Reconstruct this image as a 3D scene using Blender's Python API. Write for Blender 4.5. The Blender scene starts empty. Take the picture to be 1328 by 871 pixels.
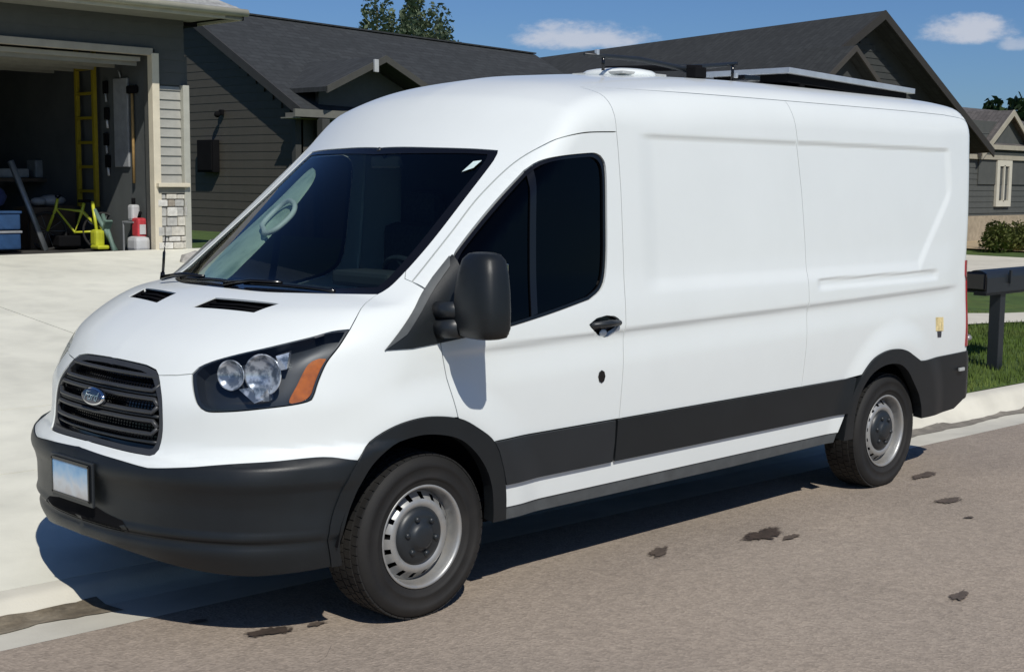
import numpy as np
import bpy, bmesh, math, random

from mathutils import Vector, Matrix
from mathutils.geometry import delaunay_2d_cdt
random.seed(4); rng = np.random.default_rng(4)
R = math.radians
SC = bpy.context.scene
COL = SC.collection

# ------------------------------------------------------------------ camera
def look_axes(yaw, pitch, roll):
    f_ = np.array([math.cos(pitch)*math.cos(yaw), math.cos(pitch)*math.sin(yaw), math.sin(pitch)])
    r_ = np.cross(f_, [0, 0, 1]); r_ /= np.linalg.norm(r_); u_ = np.cross(r_, f_)
    return r_*math.cos(roll)+u_*math.sin(roll), -r_*math.sin(roll)+u_*math.cos(roll), f_
cd = bpy.data.cameras.new('camera'); cam = bpy.data.objects.new('camera', cd); COL.objects.link(cam)
r_, u_, f_ = look_axes(R(-136.352), R(-6.706), R(.651))
M = Matrix([[r_[i], u_[i], -f_[i]] for i in range(3)]).to_4x4()
M.translation = Vector((3.8145, 5.3317, 1.8495)); cam.matrix_world = M
cd.sensor_width = 36; cd.lens = 49.276; cd.shift_x = -.03648; cd.shift_y = .008735
cd.clip_start = .1; cd.clip_end = 4000; SC.camera = cam

# ------------------------------------------------------------------ light
sun_dir = Vector((.50, 1.0, 1.18)).normalized()
el = math.asin(sun_dir.z); az = math.atan2(sun_dir.x, sun_dir.y)
w = bpy.data.worlds.new('World'); SC.world = w; w.use_nodes = True
nt = w.node_tree; nt.nodes.clear()
def wn(t): return nt.nodes.new(t)
sky = wn('ShaderNodeTexSky'); sky.sky_type = 'NISHITA'; sky.sun_disc = False
sky.sun_elevation = el; sky.sun_rotation = az; sky.air_density = 1.0; sky.dust_density = .6; sky.ozone_density = 2.2; sky.altitude = 400
bg = wn('ShaderNodeBackground'); bg.inputs['Strength'].default_value = .064
out = wn('ShaderNodeOutputWorld')
# clouds: soft noise banks low over the horizon
tc = wn('ShaderNodeTexCoord')
def cloud(direction, radii, seed, dens):
    """mask of one cumulus round a direction; radii = half width, half height (radians)"""
    d = Vector(direction).normalized(); rt = d.cross(Vector((0, 0, 1))).normalized(); up = rt.cross(d)
    def dot(v, s):
        m = wn('ShaderNodeVectorMath'); m.operation = 'DOT_PRODUCT'; m.inputs[1].default_value = v*s
        nt.links.new(tc.outputs['Generated'], m.inputs[0]); return m.outputs['Value']
    a = dot(rt, 1/radii[0]); b = dot(up, 1/radii[1]); c = dot(d, 1)
    off = wn('ShaderNodeMath'); off.operation = 'SUBTRACT'; nt.links.new(b, off.inputs[0]); off.inputs[1].default_value = 0
    pa = wn('ShaderNodeMath'); pa.operation = 'MULTIPLY'; nt.links.new(a, pa.inputs[0]); nt.links.new(a, pa.inputs[1])
    # flat base: below the middle the distance grows faster
    mx = wn('ShaderNodeMath'); mx.operation = 'MULTIPLY'; nt.links.new(b, mx.inputs[0]); nt.links.new(b, mx.inputs[1])
    neg = wn('ShaderNodeMath'); neg.operation = 'LESS_THAN'; nt.links.new(b, neg.inputs[0]); neg.inputs[1].default_value = 0
    ng = wn('ShaderNodeMath'); ng.operation = 'MULTIPLY_ADD'; nt.links.new(neg.outputs[0], ng.inputs[0]); ng.inputs[1].default_value = 2.5; ng.inputs[2].default_value = 1
    mb = wn('ShaderNodeMath'); mb.operation = 'MULTIPLY'; nt.links.new(mx.outputs[0], mb.inputs[0]); nt.links.new(ng.outputs[0], mb.inputs[1])
    s = wn('ShaderNodeMath'); s.operation = 'ADD'; nt.links.new(pa.outputs[0], s.inputs[0]); nt.links.new(mb.outputs[0], s.inputs[1])
    mp = wn('ShaderNodeMapping'); mp.inputs['Location'].default_value = (seed, seed*.7, 0); mp.inputs['Scale'].default_value = (1, 1, 2.2)
    nt.links.new(tc.outputs['Generated'], mp.inputs['Vector'])
    nz = wn('ShaderNodeTexNoise'); nz.inputs['Scale'].default_value = 34; nz.inputs['Detail'].default_value = 10; nz.inputs['Roughness'].default_value = .66
    nt.links.new(mp.outputs[0], nz.inputs['Vector'])
    q = wn('ShaderNodeMath'); q.operation = 'MULTIPLY_ADD'; nt.links.new(nz.outputs['Fac'], q.inputs[0]); q.inputs[1].default_value = -3.4; nt.links.new(s.outputs[0], q.inputs[2])
    mr = wn('ShaderNodeMapRange'); mr.interpolation_type = 'SMOOTHSTEP'; nt.links.new(q.outputs[0], mr.inputs['Value'])
    mr.inputs['From Min'].default_value = -.35; mr.inputs['From Max'].default_value = -1.75; mr.inputs['To Min'].default_value = 0; mr.inputs['To Max'].default_value = dens
    front = wn('ShaderNodeMath'); front.operation = 'GREATER_THAN'; nt.links.new(c, front.inputs[0]); front.inputs[1].default_value = 0
    o = wn('ShaderNodeMath'); o.operation = 'MULTIPLY'; nt.links.new(mr.outputs[0], o.inputs[0]); nt.links.new(front.outputs[0], o.inputs[1])
    return o.outputs[0]
def px_dir(x, y):      # a direction in the sky, from the picture it was measured in
    d = f_ + r_*(x-664-48.45)/1817.7 - u_*(y-435.5-11.6)/1817.7
    return tuple(d/np.linalg.norm(d))
prev = sky.outputs[0]
hs = wn('ShaderNodeMix'); hs.data_type = 'RGBA'; hs.blend_type = 'MULTIPLY'; hs.inputs['Factor'].default_value = 1
hs.inputs[7].default_value = (.53, .76, 1.12, 1); nt.links.new(prev, hs.inputs[6]); prev = hs.outputs[2]
for dr, rad, sd, dn in ((px_dir(757, 52), (.050, .013), 1.3, .75), (px_dir(1253, 44), (.032, .012), 4.4, .8), (px_dir(1318, 60), (.012, .006), 7.1, .5),
                        ((.9, .5, .35), (.25, .06), 2.2, .7), ((.2, 1, .5), (.3, .08), 3.9, .6), ((-1, .3, .3), (.2, .05), 5.2, .6), ((1, -.6, .3), (.2, .05), 6.2, .6)):
    m = cloud(dr, rad, sd, dn)
    mix = wn('ShaderNodeMix'); mix.data_type = 'RGBA'; nt.links.new(m, mix.inputs['Factor']); nt.links.new(prev, mix.inputs[6]); mix.inputs[7].default_value = (9.5, 9.8, 10.8, 1)
    prev = mix.outputs[2]
nt.links.new(prev, bg.inputs['Color']); nt.links.new(bg.outputs[0], out.inputs[0])
sl = bpy.data.lights.new('sun', 'SUN'); sl.energy = 3.8; sl.angle = R(.53); sl.color = (1, .965, .89)
so = bpy.data.objects.new('sun', sl); COL.objects.link(so); so.rotation_euler = (-sun_dir).to_track_quat('-Z', 'Y').to_euler()
so.location = (5, 10, 20)
SC.view_settings.view_transform = 'Standard'; SC.view_settings.look = 'None'; SC.view_settings.exposure = 0; SC.view_settings.gamma = 1
SC.cycles.max_bounces = 8; SC.cycles.transparent_max_bounces = 12; SC.cycles.caustics_reflective = False; SC.cycles.caustics_refractive = False

# ------------------------------------------------------------------ materials
def mat(name, col, rough=.6, metal=0, spec=.5, coat=0, noise=None, bump=None, vary=None, emit=None):
    """noise=(scale, amount): colour mottling; bump=(scale, strength, distance); vary=(scale, colour2, lo, hi): second colour by noise"""
    m = bpy.data.materials.new(name); m.use_nodes = True; t = m.node_tree; b = t.nodes['Principled BSDF']
    b.inputs['Base Color'].default_value = (*col, 1); b.inputs['Roughness'].default_value = rough; b.inputs['Metallic'].default_value = metal
    b.inputs['Specular IOR Level'].default_value = spec; b.inputs['Coat Weight'].default_value = coat; b.inputs['Coat Roughness'].default_value = .04
    co = t.nodes.new('ShaderNodeTexCoord').outputs['Object']
    c = None
    if vary:
        n = t.nodes.new('ShaderNodeTexNoise'); n.inputs['Scale'].default_value = vary[0]; n.inputs['Detail'].default_value = 6; t.links.new(co, n.inputs['Vector'])
        mr = t.nodes.new('ShaderNodeMapRange'); t.links.new(n.outputs['Fac'], mr.inputs['Value']); mr.inputs['From Min'].default_value = vary[2]; mr.inputs['From Max'].default_value = vary[3]
        x = t.nodes.new('ShaderNodeMix'); x.data_type = 'RGBA'; t.links.new(mr.outputs[0], x.inputs['Factor']); x.inputs[6].default_value = (*col, 1); x.inputs[7].default_value = (*vary[1], 1)
        c = x.outputs[2]
    if noise:
        n = t.nodes.new('ShaderNodeTexNoise'); n.inputs['Scale'].default_value = noise[0]; n.inputs['Detail'].default_value = 5; n.inputs['Roughness'].default_value = .65; t.links.new(co, n.inputs['Vector'])
        mr = t.nodes.new('ShaderNodeMapRange'); t.links.new(n.outputs['Fac'], mr.inputs['Value']); mr.inputs['From Min'].default_value = .3; mr.inputs['From Max'].default_value = .7
        mr.inputs['To Min'].default_value = 1-noise[1]; mr.inputs['To Max'].default_value = 1+noise[1]
        x = t.nodes.new('ShaderNodeMix'); x.data_type = 'RGBA'; x.blend_type = 'MULTIPLY'; x.inputs['Factor'].default_value = 1
        if c: t.links.new(c, x.inputs[6])
        else: x.inputs[6].default_value = (*col, 1)
        t.links.new(mr.outputs[0], x.inputs[7]); c = x.outputs[2]
    if c: t.links.new(c, b.inputs['Base Color'])
    if bump:
        n = t.nodes.new('ShaderNodeTexNoise'); n.inputs['Scale'].default_value = bump[0]; n.inputs['Detail'].default_value = 4; t.links.new(co, n.inputs['Vector'])
        bp = t.nodes.new('ShaderNodeBump'); bp.inputs['Strength'].default_value = bump[1]; bp.inputs['Distance'].default_value = bump[2]
        t.links.new(n.outputs['Fac'], bp.inputs['Height']); t.links.new(bp.outputs[0], b.inputs['Normal'])
    return m
def glass(name, tint, ior=1.5, rough=.0, boost=1.0):
    m = bpy.data.materials.new(name); m.use_nodes = True; t = m.node_tree; t.nodes.clear()
    o = t.nodes.new('ShaderNodeOutputMaterial'); tr = t.nodes.new('ShaderNodeBsdfTransparent'); tr.inputs[0].default_value = (*tint, 1)
    g = t.nodes.new('ShaderNodeBsdfGlossy'); g.inputs['Roughness'].default_value = rough; g.inputs[0].default_value = (boost, boost, boost, 1)
    fr = t.nodes.new('ShaderNodeFresnel'); fr.inputs[0].default_value = ior; mx = t.nodes.new('ShaderNodeMixShader')
    ge = t.nodes.new('ShaderNodeNewGeometry'); mf = t.nodes.new('ShaderNodeMath'); mf.operation = 'SUBTRACT'; mf.use_clamp = True; t.links.new(fr.outputs[0], mf.inputs[0]); t.links.new(ge.outputs['Backfacing'], mf.inputs[1]); t.links.new(mf.outputs[0], mx.inputs[0]); t.links.new(tr.outputs[0], mx.inputs[1]); t.links.new(g.outputs[0], mx.inputs[2]); t.links.new(mx.outputs[0], o.inputs[0])
    return m
MT = dict(
    paint=mat('white_paint', (.745, .775, .76), .30, coat=.30, spec=.35, noise=(2.5, .015)),
    plastic=mat('dark_textured_plastic', (.0105, .0130, .0150), .42, spec=.40, noise=(6, .12), bump=(420, .25, .002)),
    plastic2=mat('smooth_black_plastic', (.016, .0195, .023), .42, spec=.5, noise=(5, .1)),
    sill=mat('road_grey_sill', (.075, .082, .085), .55, noise=(9, .2)),
    gloss=mat('gloss_black', (.006, .006, .007), .15),
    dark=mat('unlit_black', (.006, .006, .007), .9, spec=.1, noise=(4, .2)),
    grille=mat('satin_grey_grille', (.035, .037, .04), .42, noise=(8, .1)),
    chrome=mat('chrome', (.75, .76, .78), .08, metal=1, noise=(4, .03)),
    reflector=mat('lamp_reflector', (.62, .66, .72), .18, metal=.4, coat=.8, noise=(30, .08), vary=(26, (.16, .19, .23), .44, .58)),
    steel=mat('wheel_steel', (.38, .38, .37), .42, metal=.5, noise=(14, .18), vary=(7, (.30, .28, .25), .5, .75)),
    rubber=mat('tyre_rubber', (.009, .0085, .008), .75, noise=(9, .25), vary=(4, (.018, .016, .014), .45, .75), bump=(120, .2, .002)),
    amber=mat('amber_lens', (.50, .13, .010), .2, coat=.5, noise=(30, .25)),
    red=mat('red_lens', (.30, .02, .025), .2, coat=.5, noise=(20, .2)),
    wind=glass('windshield_glass', (.60, .70, .66), 1.36),
    side=glass('tinted_glass', (.02, .022, .024), 1.27),
    side_far=glass('clear_side_glass', (.62, .74, .66), 1.45),
    lens=glass('clear_lens', (.86, .88, .9), 1.45),
    house_glass=mat('house_window_glass', (.05, .06, .07), .05, spec=.9, noise=(3, .3)),
    interior=mat('dash_plastic', (.030, .034, .040), .6, noise=(5, .2)),
    cloth=mat('seat_cloth', (.035, .038, .042), .9, noise=(60, .3)),
    pale=mat('pale_trim', (.42, .43, .42), .55, noise=(8, .1)),
    badge=mat('badge_blue', (.008, .016, .05), .2, coat=.6, noise=(8, .1)),
)

# ------------------------------------------------------------------ object helpers
def link(o, parent=None):
    COL.objects.link(o)
    if parent is not None: o.parent = parent
    return o
def thing(name, label, cat, loc=(0, 0, 0), rz=0, group=None):
    o = bpy.data.objects.new(name, None); link(o); o.location = loc; o.rotation_euler = (0, 0, rz); o.empty_display_size = .3
    tag(o, label, cat, group); return o
def tag(o, label, cat, group=None):
    o['label'] = label; o['category'] = cat
    if group: o['group'] = group
    return o
def struct(o): o['kind'] = 'structure'; return o
def stuff(o): o['kind'] = 'stuff'; return o
def mesh(name, V, F, m, parent=None, smooth=False, normals=None, loc=None):
    me = bpy.data.meshes.new(name); me.from_pydata([tuple(map(float, v)) for v in V], [], [tuple(map(int, q)) for q in F]); me.update()
    me.materials.append(m)
    if smooth or normals is not None: me.polygons.foreach_set('use_smooth', [True]*len(me.polygons))
    if normals is not None: me.normals_split_custom_set_from_vertices([tuple(map(float, n)) for n in normals])
    o = bpy.data.objects.new(name, me); link(o, parent)
    if loc: o.location = loc
    return o
class MB:
    """collects shapes and links them as one mesh object"""
    def __init__(s): s.bm = bmesh.new()
    def box(s, c, d, rot=None, bev=0):
        g = bmesh.ops.create_cube(s.bm, size=1); vs = g['verts']
        bmesh.ops.scale(s.bm, verts=vs, vec=d)
        if bev:
            es = list({e for v in vs for e in v.link_edges}); r = bmesh.ops.bevel(s.bm, geom=es, offset=bev, segments=2, affect='EDGES', profile=.6)
            vs = list({v for f in r['faces'] for v in f.verts} | {v for v in vs if v.is_valid})
        if rot: bmesh.ops.rotate(s.bm, verts=vs, cent=(0, 0, 0), matrix=rot)
        bmesh.ops.translate(s.bm, verts=vs, vec=c); return s
    def tube(s, pts, r, n=10, caps=True):
        pts = [Vector(p) for p in pts]; rs = r if hasattr(r, '__len__') else [r]*len(pts); rings = []
        up = None
        for i, p in enumerate(pts):
            t = (pts[min(i+1, len(pts)-1)]-pts[max(i-1, 0)]).normalized()
            if up is None: up = t.orthogonal()
            a = (up-t*up.dot(t)).normalized(); b = t.cross(a); up = a
            rings.append([s.bm.verts.new(p+(a*math.cos(2*math.pi*k/n)+b*math.sin(2*math.pi*k/n))*rs[i]) for k in range(n)])
        for A, B in zip(rings, rings[1:]):
            for k in range(n): s.bm.faces.new((A[k], A[(k+1) % n], B[(k+1) % n], B[k])).smooth = True
        if caps: s.bm.faces.new(rings[0][::-1]); s.bm.faces.new(rings[-1])
        return s
    def poly(s, pts): s.bm.faces.new([s.bm.verts.new(p) for p in pts]); return s
    def prism(s, pts, v):
        v = Vector(v); a = [s.bm.verts.new(p) for p in pts]; b = [s.bm.verts.new(Vector(p)+v) for p in pts]; n = len(a)
        s.bm.faces.new(a[::-1]); s.bm.faces.new(b)
        for k in range(n): s.bm.faces.new((a[k], a[(k+1) % n], b[(k+1) % n], b[k]))
        return s
    def lathe(s, prof, n=48, axis='Y', c=(0, 0, 0)):
        rings = []
        for (h, r) in prof:
            ring = []
            for k in range(n):
                a = 2*math.pi*k/n
                p = (r*math.cos(a), h, r*math.sin(a)) if axis == 'Y' else (r*math.cos(a), r*math.sin(a), h)
                ring.append(s.bm.verts.new(Vector(p)+Vector(c)))
            rings.append(ring)
        for A, B in zip(rings, rings[1:]):
            for k in range(n): s.bm.faces.new((A[k], A[(k+1) % n], B[(k+1) % n], B[k])).smooth = True
        return s
    def ball(s, c, r, sx=1, sy=1, sz=1, sub=2):
        g = bmesh.ops.create_icosphere(s.bm, subdivisions=sub, radius=r)
        for v in g['verts']: v.co = Vector((v.co.x*sx, v.co.y*sy, v.co.z*sz))+Vector(c)
        for v in g['verts']:
            for f in v.link_faces: f.smooth = True
        return s
    def build(s, name, m, parent=None, loc=None):
        bmesh.ops.recalc_face_normals(s.bm, faces=s.bm.faces)
        me = bpy.data.meshes.new(name); s.bm.to_mesh(me); s.bm.free(); me.materials.append(m)
        o = bpy.data.objects.new(name, me); link(o, parent)
        if loc: o.location = loc
        return o
def copy_tree(o, parent=None):
    c = o.copy(); COL.objects.link(c)
    if parent is not None: c.parent = parent
    for ch in list(o.children): copy_tree(ch, c)
    return c

# ------------------------------------------------------------------ the van's skin as an implicit surface (x forward, y left, z up)
def pchip(xs,ys):
    xs=np.array(xs,float);ys=np.array(ys,float);h=np.diff(xs);d=np.diff(ys)/h
    m=np.zeros(len(xs))
    for i in range(1,len(xs)-1):
        if d[i-1]*d[i]>0:
            w1=2*h[i]+h[i-1];w2=h[i]+2*h[i-1];m[i]=(w1+w2)/(w1/d[i-1]+w2/d[i])
    m[0]=d[0];m[-1]=d[-1]
    def g(x):
        x=np.asarray(x,float);i=np.clip(np.searchsorted(xs,x)-1,0,len(xs)-2)
        t=(x-xs[i])/h[i];o=(t<0)|(t>1);tc=np.clip(t,0,1)
        y=ys[i]*(1+2*tc)*(1-tc)**2+h[i]*m[i]*tc*(1-tc)**2+ys[i+1]*tc*tc*(3-2*tc)+h[i]*m[i+1]*tc*tc*(tc-1)
        e=np.where(t<0,m[0]*(x-xs[0]),np.where(t>1,m[-1]*(x-xs[-1]),0))
        return y+np.where(o,e,0)
    return g
def ss(a,b,x):
    t=np.clip((x-a)/(b-a),0,1);return t*t*(3-2*t)
def smax(a,b,k):
    h=np.maximum(k-np.abs(a-b),0)/k;return np.maximum(a,b)+h*h*k/4
WZ=pchip([.2,.35,.55,.75,.95,1.15,1.35,1.7,2.05,2.3,2.5],[.95,.985,1.005,1.02,1.026,1.02,1.005,.978,.945,.915,.88])
WX=pchip([-4.9,-4.4,-3.6,-2,-.8,-.3,.1,.4,.7,1.0],[.035,.012,0,0,0,.004,.015,.035,.075,.14])       # narrowing in plan, low
WXH=pchip([-4.9,-4.4,-3.6,-1.6,-1.1,-.6,-.1,.3,.7,1.0],[.022,.008,0,0,.004,.022,.045,.09,.17,.25])      # same, glass level
HD=pchip([-.6,-.1,.1,.3,.47,.57,.7,.8,.88,.93,1.0],[1.50,1.43,1.405,1.375,1.334,1.30,1.24,1.185,1.125,1.07,.95])
TOP=pchip([-4.9,-4.6,-4.2,-3,-2.2,-1.6,-1.2,-.9,-.62,-.2,.25,.6],[2.440,2.449,2.452,2.456,2.442,2.403,2.360,2.267,2.036,1.700,1.355,1.08])
NC=pchip([.15,.25,.33,.39,.425,.45,.48,.56,.62,.67,.725,.755,.80,.94,1.08,1.16,1.3],[.86,.95,1.005,1.03,1.02,1.043,1.035,1.035,1.045,1.062,1.045,.988,.975,.965,.905,.86,.7])
NYB=pchip([0,.2,.4,.6,.75,.88,.98,1.1],[0,.012,.05,.12,.205,.31,.45,.75])
NYG=pchip([0,.2,.4,.6,.75,.85,.93,1.05],[0,.012,.05,.13,.23,.33,.47,.75])
def W(x,z):
    t=ss(1.05,1.7,z)
    w=WZ(z)-WX(x)*(1-t)-WXH(x)*t
    for cx in(0,-3.75):
        r=np.hypot(x-cx,(z-.35)); w=w+.022*ss(.70,.52,r)
    w=w+ss(.30,.5,x)*(.014*ss(.625,.67,z)*ss(.79,.75,z)+.008*ss(.43,.455,z)*ss(.56,.46,z))
    # shoulder tuck: a step that runs from the fender to the tail, rising slightly rearwards
    zc=1.125+(-x-1.0)*.017
    m=ss(.1,-.5,x)*ss(-4.6,-4.35,x)
    d=z-zc
    w=w+m*(.007*ss(-.02,.035,d)*ss(.32,.1,d)-.008*ss(-.16,-.015,d)*ss(.03,0,d))
    w=w-.006*ss(-1.15,-1.25,x)*ss(2.276,2.292,z)*ss(2.312,2.298,z)
    # large recessed panel
    inx=ss(-1.36,-1.52,x)*ss(-4.50,-4.41,x)
    cut=ss(-.03,.06,(z-1.33)-np.clip(-x-4.02,0,.6)*1.02)
    w=w-.010*inx*ss(2.083,2.051,z)*cut
    # short groove pair near the tail
    g=ss(-2.86,-2.93,x)*ss(-4.28,-4.2,x)
    w=w-.009*g*ss(1.322,1.302,z)*ss(1.245,1.285,z)
    return w
RR=pchip([.2,.45,.8,1.2,1.6,2.0,2.3,2.5],[-4.79,-4.83,-4.77,-4.72,-4.765,-4.815,-4.85,-4.85])
CR=pchip([0,.5,.8,1.1],[0,.036,.100,.26])
def top(x,y):
    hd=HD(x+.12*y*y)-.055*y*y-.12*np.maximum(0,y-.55)**2
    cr=CR(y)
    tp=TOP(x+.20*y*y*ss(-2.0,-.4,x))-cr*ss(-.5,-1.6,x)-.066*y*y*(1-ss(-.5,-1.6,x))
    return smax(hd,tp,.05)
def f(x,y,z):
    y=np.abs(y)
    side=y-W(x,z)
    e=.01;tt=top(x,y);sx=(top(x+e,y)-tt)/e
    t=(z-tt)/np.sqrt(1+np.clip(sx,-1.5,1.5)**2)
    b=ss(.745,.80,z)
    front=x-(NC(z)-NYB(y)*(1-b)-NYG(y)*b)
    k=.08+.07*ss(-.8,-1.8,x)-.02*ss(-4.3,-4.7,x)
    q=smax(side,t,k)
    q=smax(q,front,.14)
    rear=RR(z)-x
    q=smax(q,rear,.10)
    return np.maximum(q,.22-z)
def cast(P, d, back=.9, n=55):
    """slide points along d (unit) from outside until they meet the skin"""
    P = np.atleast_2d(np.array(P, float)); d = np.array(d, float); o = P-d*back; t = np.zeros(len(P))
    for i in range(n):
        q = o+d*t[:, None]; t = t+np.clip(f(q[:, 0], q[:, 1], q[:, 2])*.6, -.15, .5)
    return o+d*t[:, None]
def grad(P):
    e = .0035; g = np.zeros_like(P)
    for i in range(3):
        a = P.copy(); b = P.copy(); a[:, i] += e; b[:, i] -= e
        g[:, i] = f(a[:, 0], a[:, 1], a[:, 2])-f(b[:, 0], b[:, 1], b[:, 2])
    return g/np.maximum(np.linalg.norm(g, axis=1), 1e-9)[:, None]
def S2(pts, bk=.9):
    """side view (x, z) -> point on the skin, near side"""
    if len(pts) > 1: pts = dens([np.array(p, float) for p in pts], .035, closed=False)
    return [tuple(p) for p in cast([(x, 1.0, z) for x, z in pts], (0, -1, 0), back=.35)]
def dens(pts, step, closed=True):
    out = []; n = len(pts)
    for i in range(n if closed else n-1):
        a = np.array(pts[i]); b = np.array(pts[(i+1) % n]); k = max(1, int(np.linalg.norm(b-a)/step+.5))
        for j in range(k): out.append(a+(b-a)*j/k)
    if not closed: out.append(np.array(pts[-1]))
    return out
def smooth_line(pts, step=.03, closed=False):
    """Catmull-Rom through 3D points"""
    P = [np.array(p, float) for p in pts]; n = len(P); out = []
    for i in range(n if closed else n-1):
        p1 = P[i]; p2 = P[(i+1) % n]; p0 = P[i-1] if (closed or i > 0) else 2*p1-p2; p3 = P[(i+2) % n] if (closed or i+2 < n) else 2*p2-p1
        k = max(1, int(np.linalg.norm(p2-p1)/step+.5))
        for j in range(k):
            t = j/k; out.append(.5*((2*p1)+(-p0+p2)*t+(2*p0-5*p1+4*p2-p3)*t*t+(-p0+3*p1-3*p2+p3)*t**3))
    if not closed: out.append(P[-1])
    return [tuple(p) for p in out]
def inpoly(q, poly):
    x, y = q[:, 0], q[:, 1]; c = np.zeros(len(q), bool); n = len(poly)
    for i in range(n):
        x1, y1 = poly[i]; x2, y2 = poly[i-1]
        if y1 == y2: continue
        m = ((y1 > y) != (y2 > y)) & (x < (x2-x1)*(y-y1)/(y2-y1)+x1); c ^= m
    return c
def segdist(q, poly):
    d = np.full(len(q), 1e9)
    for i in range(len(poly)):
        a = poly[i-1]; b = poly[i]; ab = b-a; L = (ab@ab)+1e-12; t = np.clip(((q-a)@ab)/L, 0, 1)
        d = np.minimum(d, np.hypot(*(q-a-t[:, None]*ab).T))
    return d
def inset2(p, g, fixed):
    n = len(p); A = .5*sum(p[i-1][0]*p[i][1]-p[i][0]*p[i-1][1] for i in range(n)); s = 1 if A > 0 else -1; o = []
    for i in range(n):
        if fixed[i]: o.append(p[i]); continue
        t = p[(i+1) % n]-p[i-1]; t = t/(np.linalg.norm(t)+1e-9); o.append(p[i]+s*g*np.array([-t[1], t[0]]))
    return np.array(o)
def patch(name, outline, d, m, parent, far=False, step=.028, off=0., flange=.014, gap=.0018, holes=(), join=False, mirror=False, edge=.028, keep=None, uvd=None, label=None):
    """a skin panel: outline of 3D points on the skin, filled with a fine grid projected along d, edges turned in by `flange`.
    join: outline starts and ends on y=0, other half added by mirroring; mirror: a second object for the far side"""
    d = np.array(d, float); d /= np.linalg.norm(d)
    a = np.cross(d, [0, 0, 1.]); a /= np.linalg.norm(a); b = np.cross(a, d)
    def to2(P): P = np.array(P); return np.stack([P@a, P@b], 1)
    loops = []
    for li, L in enumerate([outline, *holes]):
        P = np.array(dens(L, edge))
        if join:
            cen_ = np.abs(P[:, 1]) < 1e-4
            if cen_.any():
                dj = d*np.array([1, 0, 1]); P[cen_] = cast(P[cen_], dj/np.linalg.norm(dj), back=.3); P[cen_, 1] = 0
        fixed = np.abs(P[:, 1]) < 1e-4 if join else np.zeros(len(P), bool)
        p2 = to2(P); p2 = inset2(p2, gap if li == 0 else -gap, fixed); loops.append((p2, fixed))
    outer = loops[0][0]; lo = outer.min(0); hi = outer.max(0)
    gx, gy = np.meshgrid(np.arange(lo[0], hi[0], step), np.arange(lo[1], hi[1], step*.866)); gx = gx+(np.arange(gx.shape[0]) % 2)[:, None]*step/2
    q = np.stack([gx.ravel(), gy.ravel()], 1); q = q[inpoly(q, outer)]
    for p2, _ in loops[1:]: q = q[~inpoly(q, p2)]
    for p2, _ in loops: q = q[segdist(q, p2) > step*.45]
    V2 = np.concatenate([p for p, _ in loops]+[q]); E_ = []; base = 0; rings = []
    for p2, fx in loops:
        n = len(p2); E_ += [(base+i, base+(i+1) % n) for i in range(n)]; rings.append((base, n, fx)); base += n
    r = delaunay_2d_cdt([Vector(v) for v in V2], E_, [], 0, 1e-7)
    vv = np.array([tuple(v) for v in r[0]]); F = np.array([list(x) for x in r[2]]); cen = vv[F].mean(1)
    ok = inpoly(cen, outer)
    for p2, _ in loops[1:]: ok &= ~inpoly(cen, p2)
    F = F[ok]
    Pm = vv[:, :1]*a+vv[:, 1:2]*b
    # depth along d: start from the nearest outline point's depth, stay outside
    OP = np.array([p for L in [outline, *holes] for p in L]); dep = (OP@d).min()-.02
    P3 = cast(Pm+d*dep, d, back=.35, n=70)
    if join:
        fx = np.abs(P3[:, 1]) < .003; P3[fx, 1] = 0
    N = grad(P3)
    if join: N[np.abs(P3[:, 1]) < .001, 1] = 0; N /= np.linalg.norm(N, axis=1)[:, None]
    P3 = P3+N*off
    # flanges: follow constrained boundary edges
    cnt = {}
    for fc in F:
        for i in range(3):
            e = (fc[i], fc[(i+1) % 3]); cnt[e] = cnt.get(e, 0)+1
    bd = [e for e in cnt if (e[1], e[0]) not in cnt]
    v0, v1, v2 = P3[F[:, 0]], P3[F[:, 1]], P3[F[:, 2]]; fl = np.einsum('ij,ij->i', np.cross(v1-v0, v2-v0), N[F[:, 0]]) < 0
    flipall = fl.mean() > .5
    if flipall: F = F[:, ::-1]; bd = [(j, i) for i, j in bd]
    V = list(P3); NN = list(N); FF = [tuple(x) for x in F]
    if flange:
        idx = {}
        def lip(i, nrm):
            k = len(V); V.append(P3[i]); NN.append(nrm); V.append(P3[i]-N[i]*flange); NN.append(nrm); return k
        for (i, j) in bd:
            if join and abs(P3[i][1]) < .002 and abs(P3[j][1]) < .002: continue
            t = P3[j]-P3[i]; nrm = np.cross(t, N[i]); nrm = nrm/(np.linalg.norm(nrm)+1e-9)
            p = lip(i, nrm); q_ = lip(j, nrm); FF.append((p, p+1, q_+1, q_))
    V = np.array(V); NN = np.array(NN); flipm = np.array([1, -1, 1])
    if join:
        n = len(V); V = np.concatenate([V, V*flipm]); NN = np.concatenate([NN, NN*flipm]); FF = FF+[tuple(n+i for i in fc[::-1]) for fc in FF]
    if far: V = V*flipm; NN = NN*flipm; FF = [fc[::-1] for fc in FF]
    o = mesh(name, V, FF, m, parent, normals=NN)
    if label: o['label'] = label
    if mirror:
        o2 = mesh(name, V*flipm, [fc[::-1] for fc in FF], m, parent, normals=NN*flipm)
        return o, o2
    return o

van = thing('cargo_van', 'white high roofed cargo van with black bumpers and side trim parked along the kerb', 'van')
vroot = van                    # modelled round the point of the road under the front axle
SIDE = (0, -1, -.12); DOWN = (0, -.5, -1)

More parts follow.
